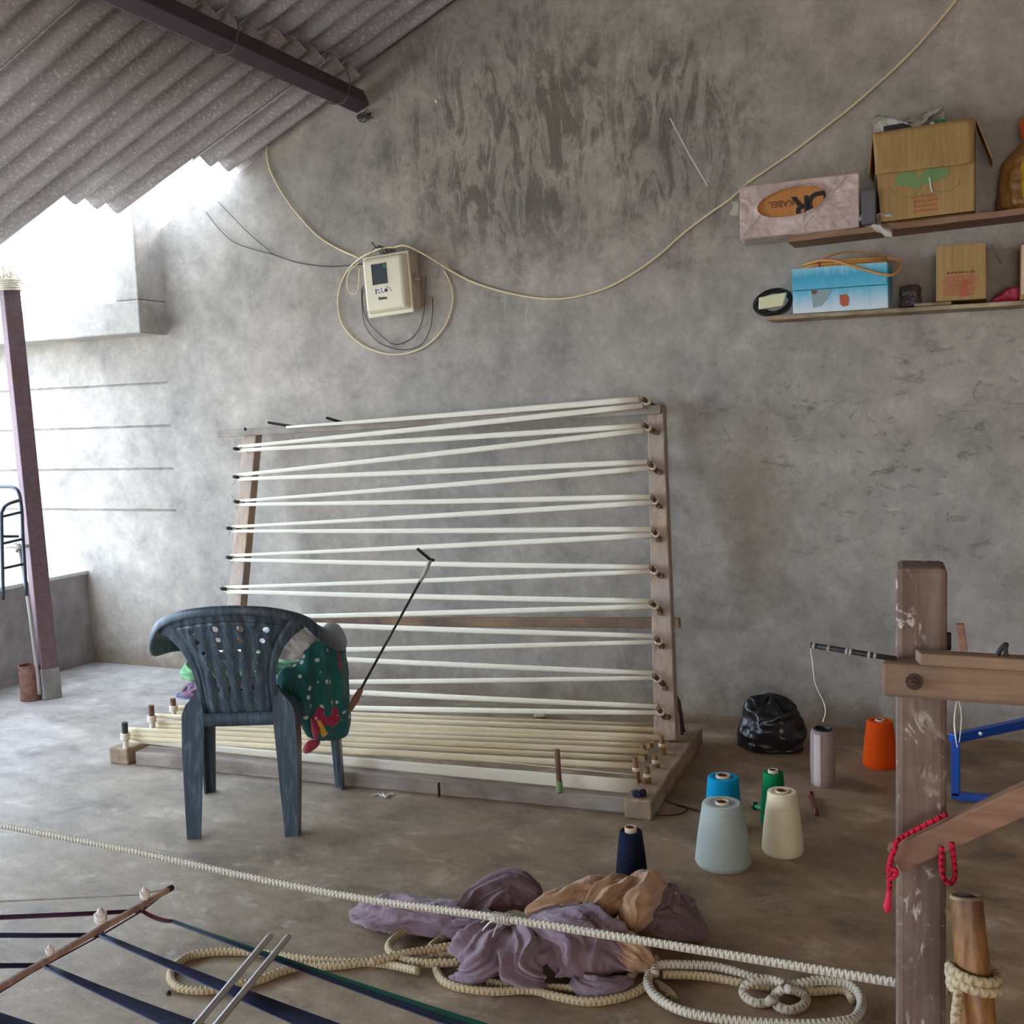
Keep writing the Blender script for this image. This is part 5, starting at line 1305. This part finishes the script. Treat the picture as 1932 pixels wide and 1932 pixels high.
# big open carton with fruit-green print
a = P(1662, 424, Y=4.63); b = P(1838, 402, Y=4.63); a.z = zU(a.x)+.002; b.z = zU(b.x)+.002
hgt = P(1645, 253, Y=4.63).z-a.z; f, w_ = carton_geo(a, b, hgt, .21)
fl = lambda x, y, z: f(x-(.028)*(z/hgt)*(1-x/w_)*1.0, y, z)
t2 = thing('open_carton', tuple(a), 'large open brown carton with green leaf print and red text on the upper shelf', 'box')
mb = MB()
for (x0, x1, y0, y1) in ((0, w_, 0, .006), (0, w_, .20, .206), (0, .006, .006, .20), (w_-.006, w_, .006, .20)):
    b2 = fbox(fl, x0, x1, y0, y1, 0, hgt); mb.add(b2.v, b2.f)
b2 = fbox(fl, 0, w_, 0, .206, 0, .006); mb.add(b2.v, b2.f)
obj('carton', mb, M['carton'], t2, bevel=.001)
zf = hgt-.165
def flapf(u, v):
    x = -.002+(w_*.985+.002)*u; z = hgt+.002-(.168+.006*u)*v
    return tuple(fl(x, -.006-.020*v-.004*math.sin(14*u)*v, z))
obj('front_flap', MB().grid(flapf, 20, 8), M['carton'], t2, smooth=0, solid=.004)
o_ = obj('side_flap', MB().grid(lambda u, v: tuple(fl(w_+.004+.055*v,   .01+.18*u, hgt-.155*v)), 4, 4), M['carton'], t2, solid=.004)
obj('side_flap', MB().grid(lambda u, v: tuple(fl(-.004-.025*v, .19-.18*u, hgt-.15*v)), 4, 4), M['carton'], t2, solid=.004)
# printed leaves + outline rings + text rows (unreadable)
def disc(cx, cz, rx, rz, y, rot=0, n=28):
    pts = [fl(cx+rx*math.cos(u)*math.cos(rot)-rz*math.sin(u)*math.sin(rot), y, cz+rx*math.cos(u)*math.sin(rot)+rz*math.sin(u)*math.cos(rot)) for u in np.linspace(0, 2*PI, n, endpoint=False)]
    return MB().add([fl(cx, y, cz)]+pts, [(0, 1+k_, 1+(k_+1) % n) for k_ in range(n)])
mb = MB(); zg = hgt*.42
for cx, cz, rx, rz, rot in ((w_*.30, zg+.012, .040, .028, .1), (w_*.38, zg-.006, .030, .022, -.5), (w_*.56, zg+.012, .040, .028, .1), (w_*.66, zg+.018, .030, .025, .5), (w_*.52, zg+.0, .02, .02, 0)):
    b2 = disc(cx, cz, rx, rz, -.0015-.0004*cx/w_*3, rot); mb.add(b2.v, b2.f)
obj('green_print', mb, M['green_ink'], t2)
mb = MB()
for cx in (w_*.30, w_*.70):
    pts = [fl(cx+.055*math.cos(u), -.001, zg-.012+.045*math.sin(u)) for u in np.linspace(PI*1.0, PI*2.0, 20)]
    mb.tube(pts, .0012, 4)
obj('print_outline', mb, M['green_ink'], t2)
def rows(f_, x0, x1, z0, z1, n, rnd, lo, hi, y=-.0012, cw=.010, tag_=None):
    random.seed(rnd); mb = MB()
    for r_ in range(n):
        z = z1+(z0-z1)*(r_+.5)/n; hh = (z1-z0)/n*.55; x = x0+random.uniform(0, (x1-x0)*.1)
        xe = x1-random.uniform(0, (x1-x0)*.15)
        while x < xe:
            wd = random.uniform(lo, hi)
            b2 = fbox(f_, x, min(x+wd, xe), y, y+.0006, z-hh/2, z+hh/2*random.uniform(.5, 1)); mb.add(b2.v, b2.f); x += wd+cw*random.uniform(.2, .6)
    return mb
obj('red_print', rows(fl, w_*.34, w_*.64,   .022, hgt*.27, 4, 3, .005, .014, cw=.008), M['red_ink'], t2)
obj('white_streak', MB().tube([fl(w_*.545, -.004, hgt*.44), fl(w_*.555, -.002, hgt*.34), fl(w_*.565, -.002, hgt*.27)], .003, 6), M['white'], t2)
# contents poking out
mb = MB(); pc_ = fl(w_*.28, .10, hgt+.035)
mb.grid(lambda u, v: tuple(pc_+Vector(((u-.42)*.27, (v-.5)*.13+.02*math.sin(9*u), .025*math.sin(7*u+4*v)+crumple(Vector((u, v, 1)), 3, .03, 5)+(.03*abs(u-.35))))), 36, 26)
tag(obj('plastic_sheet', mb, M['clearfilm'], smooth=0, solid=.001), 'crumpled whitish plastic sheet sticking out of the open carton', 'plastic sheet')
tag(obj('dark_box', fbox(fl, w_*.10, w_*.38, .03, .2, hgt-.12, hgt+.032), plain('black_card', srgb(38, 34, 36), .7), bevel=.003), 'small black box inside the open carton under the plastic sheet', 'box')
gc = fl(w_*.665, .05, hgt-.03)
t3 = thing('green_bottle', tuple(gc), 'bottle with a green cap peeking out of the open carton', 'bottle')
obj('neck', MB().lathe([(0, -.1), (.026, -.1), (.028, -.02), (.016, .02), (.014, .03)], 20, gc), M['white'], t3, smooth=30)
obj('cap', MB().lathe([(.0, .022), (.017, .022), (.018, .03), (.018, .048), (.014, .054), (0, .055)], 20, gc), M['green_dot'], t3, smooth=30)
tag(obj('white_ball', MB().lathe([(0, -.02), (.011, -.01), (.012, 0), (.008, .01), (0, .012)], 12, fl(w_*.585, .04, hgt+.010)), M['white'], smooth=0), 'small white ball at the rim of the open carton', 'ball')
# bag at the far right of the upper shelf
bc_ = P(1962, 300, Y=4.66); zb_ = zU(bc_.x)
t3 = thing('tied_bag', (bc_.x, 4.74, zb_), 'yellow and brown polythene bag with an orange knotted top on the upper shelf', 'bag')
def bag(prof, mat, name, seed, cx, cy, sx=1, sy=.8, z0=0):
    n1, n2 = 48, 40; zmax = prof[-1][1]
    def fn(u, v):
        th = 2*PI*u; z = zmax*v; r = float(np.interp(z, [q_[1] for q_ in prof], [q_[0] for q_ in prof]))
        fch = 1+.07*math.sin(6*th+seed)+.05*math.sin(11*th+6*v)
        p = Vector((cx+sx*r*fch*math.cos(th), cy+sy*r*fch*math.sin(th), z0+z)); p = p+Vector((math.cos(th), math.sin(th), 0))*crumple(p, 14, .010, seed)*min(1, r/.05)
        return tuple(p)
    return obj(name, MB().grid(fn, n1, n2), mat, t3, smooth=0)
bag([(.10, 0), (.135, .02), (.14, .10), (.11, .20), (.05, .27)], M['brownbag'], 'brown_bag', 2, bc_.x, 4.76, z0=zb_, sy=.6)
bag([(.06, 0), (.09, .03), (.095, .14), (.07, .24), (.055, .30)], M['yellowbag'], 'yellow_bag', 3, bc_.x+.03, 4.69, z0=zb_+.001)
bag([(.055, 0), (.085, .03), (.09, .08), (.05, .14), (.015, .17)], M['orangebag'], 'orange_top', 4, bc_.x+.02, 4.70, z0=zb_+.25)
mb = MB(); random.seed(14)
for i in range(60):
    s_ = Vector((bc_.x+.045, 4.64, zb_+.40)); d = Vector((random.uniform(-1, 1)*.5, random.uniform(-1, 1)*.4, 1)).normalized()
    mb.tube(cr([s_, s_+d*.07, s_+d*random.uniform(.10, .17)+Vector((random.uniform(-.04, .04), 0, 0))], 3), .002, 4)
obj('fibre_tuft', mb, M['straw'], t3)
# ---- lower shelf
cc_ = P(1461, 590, Y=4.72)
t3 = thing('wire_coil', (cc_.x, 4.72, zL(cc_.x)), 'coil of black wire round a cream card at the left end of the lower shelf', 'coil')
cm = Vector((cc_.x, 4.72, zL(cc_.x)+.062)); mb = MB(); random.seed(15)
for i in range(9):
    r_ = .060-.004*(i % 3); tx = random.uniform(-.25, .25); o3 = Vector((random.uniform(-.006, .006), (i-4)*.007, random.uniform(-.004, .004)))
    mb.tube([cm+o3+Vector((r_*1.25*math.cos(u), .018*math.sin(u+tx*3), r_*.9*math.sin(u+tx))) for u in np.linspace(0, 2*PI, 26)[:-1]], .0042, 6, closed=True)
obj('wire', mb, M['dark'], t3, smooth=0)
obj('card', MB().hexa([cm+Vector(v_) for v_ in ((-.058, -.052, -.030), (.045, -.052, -.022), (.045, -.02, -.022), (-.058, -.02, -.030), (-.055, -.060, .020), (.062, -.060, .034), (.062, -.03, .034), (-.055, -.03, .020))]), plain('cream_card', srgb(222, 216, 172), .7, .04), t3, bevel=.004)
# blue carton
a = P(1496, 594, Y=4.64); b = P(1676, 577, Y=4.64); a.z = zL(a.x)+.002; b.z = zL(b.x)+.002
hgt = P(1491, 509, Y=4.64).z-a.z; f, w_ = carton_geo(a, b, hgt, .2)
t3 = thing('blue_carton', tuple(a), 'pale blue and white carton with torn patches on the lower shelf', 'box')
zc_ = hgt*.52
obj('carton', fbox(f, 0, w_, 0, .2, 0, hgt), M['bluebox'], t3, bevel=.003)
obj('lid_flap', fbox(f, -.001, w_*.985, -.005, -.001, zc_, hgt+.001), M['bluebox'], t3, bevel=.001)
obj('seam_shadow', fbox(f, .004, w_*.98, -.0055, -.001, zc_-.002, zc_+.001), plain('teal_shadow_line', srgb(22, 84, 104), .8), t3)
def poly(f_, pts, y): return MB().add([f_(x, y, z) for x, z in pts], [tuple(range(len(pts)))])
obj('torn_patch', poly(f, [(w_*.20, zc_-.005), (w_*.41, zc_-.006), (w_*.37, zc_-.04), (w_*.31, zc_-.07), (w_*.22, zc_-.075)], -.0015), plain('scuffed_grey', srgb(150, 168, 168), .9), t3, solid=.0008)
obj('torn_patch', poly(f, [(w_*.195, zc_-.004), (w_*.27, zc_-.005), (w_*.25, zc_-.02), (w_*.215, zc_-.02)], -.0022), M['brown_ink'], t3, solid=.0008)
obj('torn_patch', poly(f, [(w_*.50, zc_-.03), (w_*.57, zc_-.028), (w_*.595, zc_-.045), (w_*.59, zc_-.075), (w_*.53, zc_-.078), (w_*.505, zc_-.065)], -.0018), M['red_ink'], t3, solid=.0008)
# orange cable coil on it
t3 = thing('orange_cable_coil', tuple(f(w_/2, .1, hgt)), 'orange cable coiled on top of the blue carton', 'cable')
mb = MB(); random.seed(16)
for i in range(8):
    ox, oy, oz = random.uniform(-.006, .006), random.uniform(-.006, .006), .006+(i//3)*.010
    mb.tube([f(w_*.52+(.165+ox)*math.cos(u), .11+(.085-.007*(i % 3)+oy)*math.sin(u), hgt+oz) for u in np.linspace(0, 2*PI, 40)[:-1]], .0055, 8, closed=True)
obj('coil', mb, M['cable_o'], t3, smooth=0)
obj('loose_end', MB().tube(cr([f(w_*.12, .03, hgt+.02), f(w_*.3, .0, hgt+.028), f(w_*.45, -.012, hgt+.022), f(w_*.60, -.014, hgt-.0), f(w_*.80, -.016, hgt-.030), f(w_*.95, -.018, hgt-.050), f(w_*1.06, -.01, hgt-.052), f(w_*1.12, .02, hgt-.02), f(w_*1.10, .06, hgt+.01), f(w_*.96, .10, hgt+.03)], 6), .0058, 8), M['cable_o'], t3, smooth=0)
obj('loose_end', MB().tube(cr([f(w_*.28, .01, hgt+.026), f(w_*.45, .04, hgt+.055), f(w_*.65, .08, hgt+.062), f(w_*.9, .12, hgt+.045)], 6), .004, 8), M['cable_o'], t3, smooth=0)
obj('red_tie', MB().tube([f(w_*.28, .018+.014*math.cos(u), hgt+.018+.018*math.sin(u)) for u in np.linspace(0, 2*PI, 12)[:-1]], .002, 6, closed=True), M['redcl'], t3, smooth=0)
# dark packet
a = P(1697, 577, Y=4.70); a.z = zL(a.x)+.002; b = P(1735, 574, Y=4.70); b.z = zL(b.x)+.002; f, w_ = carton_geo(a, b, .1, .1)
cpk = f(w_/2, .05, .042)
tag(obj('plastic_packet', puff([f(0, .04, .0), f(w_, .04, .0), f(w_*1.02, .04, .05), f(w_*.95, .04, .095), f(w_*.05, .04, .09), f(-.0, .04, .04)], (0, -1, 0), .03, .012, 22, 6, nr=14, nth=60, zmin=zL(a.x)+.002), M['clearbag'], smooth=0), 'small dark crinkled plastic packet right of the blue carton', 'packet')
# board scrap under the small carton
a = P(1725, 577, Y=4.65); a.z = zL(a.x)+.002; b = P(1795, 573, Y=4.65); b.z = zL(b.x)+.002; f, w_ = carton_geo(a, b, .1, .1)
tag(obj('board_scrap', fbox(f, 0, w_, 0, .15, 0, .012), M['w_palex'], bevel=.002), 'flat wooden scrap lying under the small brown carton', 'board')
# small brown carton
a = P(1766, 567, Y=4.64); b = P(1861, 561, Y=4.64); a.z = zL(a.x)+.016; b.z = zL(b.x)+.016
hgt = P(1766, 465, Y=4.64).z-a.z; f, w_ = carton_geo(a, b, hgt, .2)
t3 = thing('small_carton', tuple(a), 'small brown carton covered in fine red print on the lower shelf', 'box')
obj('carton', fbox(f, 0, w_, 0, .2, 0, hgt), M['carton'], t3, bevel=.003)
obj('top_flap', fbox(f, .012, w_*.985, -.004, -.001, hgt*.58, hgt), M['carton'], t3, bevel=.001)
obj('brown_print', rows(f, w_*.17, w_*.85, hgt*.46, hgt*.54, 1, 5, .004, .012, cw=.007), M['brown_ink'], t3)
obj('red_print', rows(f, w_*.12, w_*.86, hgt*.08, hgt*.45, 10, 6, .006, .05, cw=.004), M['red_ink'], t3)
obj('red_mark', poly(f, [(w_*.50, hgt*.34), (w_*.68, hgt*.35), (w_*.68, hgt*.27), (w_*.60, hgt*.27), (w_*.60, hgt*.14), (w_*.66, hgt*.12), (w_*.66, hgt*.06), (w_*.48, hgt*.06), (w_*.50, hgt*.2)], -.0022), M['red_ink'], t3, solid=.0006)
# thin rod behind it, pink bag, last carton
tag(obj('thin_rod', MB().tube([P(1869, 461, Y=4.856), P(1889, 498, Y=4.856)], .004, 8), M['stick'], smooth=0), 'thin pale rod fixed on the wall right of the small carton', 'rod')
a = P(1872, 562, Y=4.74); za = zL(a.x)
tag(obj('pink_bag', puff([Vector((a.x-.0, 4.75, za+.005)), Vector((a.x+.05, 4.74, za+.003)), Vector((a.x+.10, 4.74, za+.004)), Vector((a.x+.12, 4.74, za+.05)), Vector((a.x+.06, 4.75, za+.06)), Vector((a.x+.02, 4.75, za+.035))], (0, -1, .2), .035, .010, 16, 3, nr=12, nth=50, zmin=za+.002), M['pinkbag'], smooth=0), 'pink polythene bag squashed behind the small carton', 'bag')
a = P(1925, 561, Y=4.64); b = P(2010, 556, Y=4.64); a.z = zL(a.x)+.002; b.z = zL(b.x)+.002
f, w_ = carton_geo(a, b, .24, .2); hgt = P(1921, 461, Y=4.64).z-a.z
t3 = thing('end_carton', tuple(a), 'brown carton cut off by the right edge on the lower shelf', 'box')
obj('carton', fbox(f, 0, w_, 0, .2, 0, hgt), M['carton'], t3, bevel=.004)
obj('edge_flap', fbox(f, .004, .02, -.004, -.001, .02, hgt*.98), M['cardcore'], t3, bevel=.001)

for o in list(scene.objects):
    if '_at' in o: del o['_at']
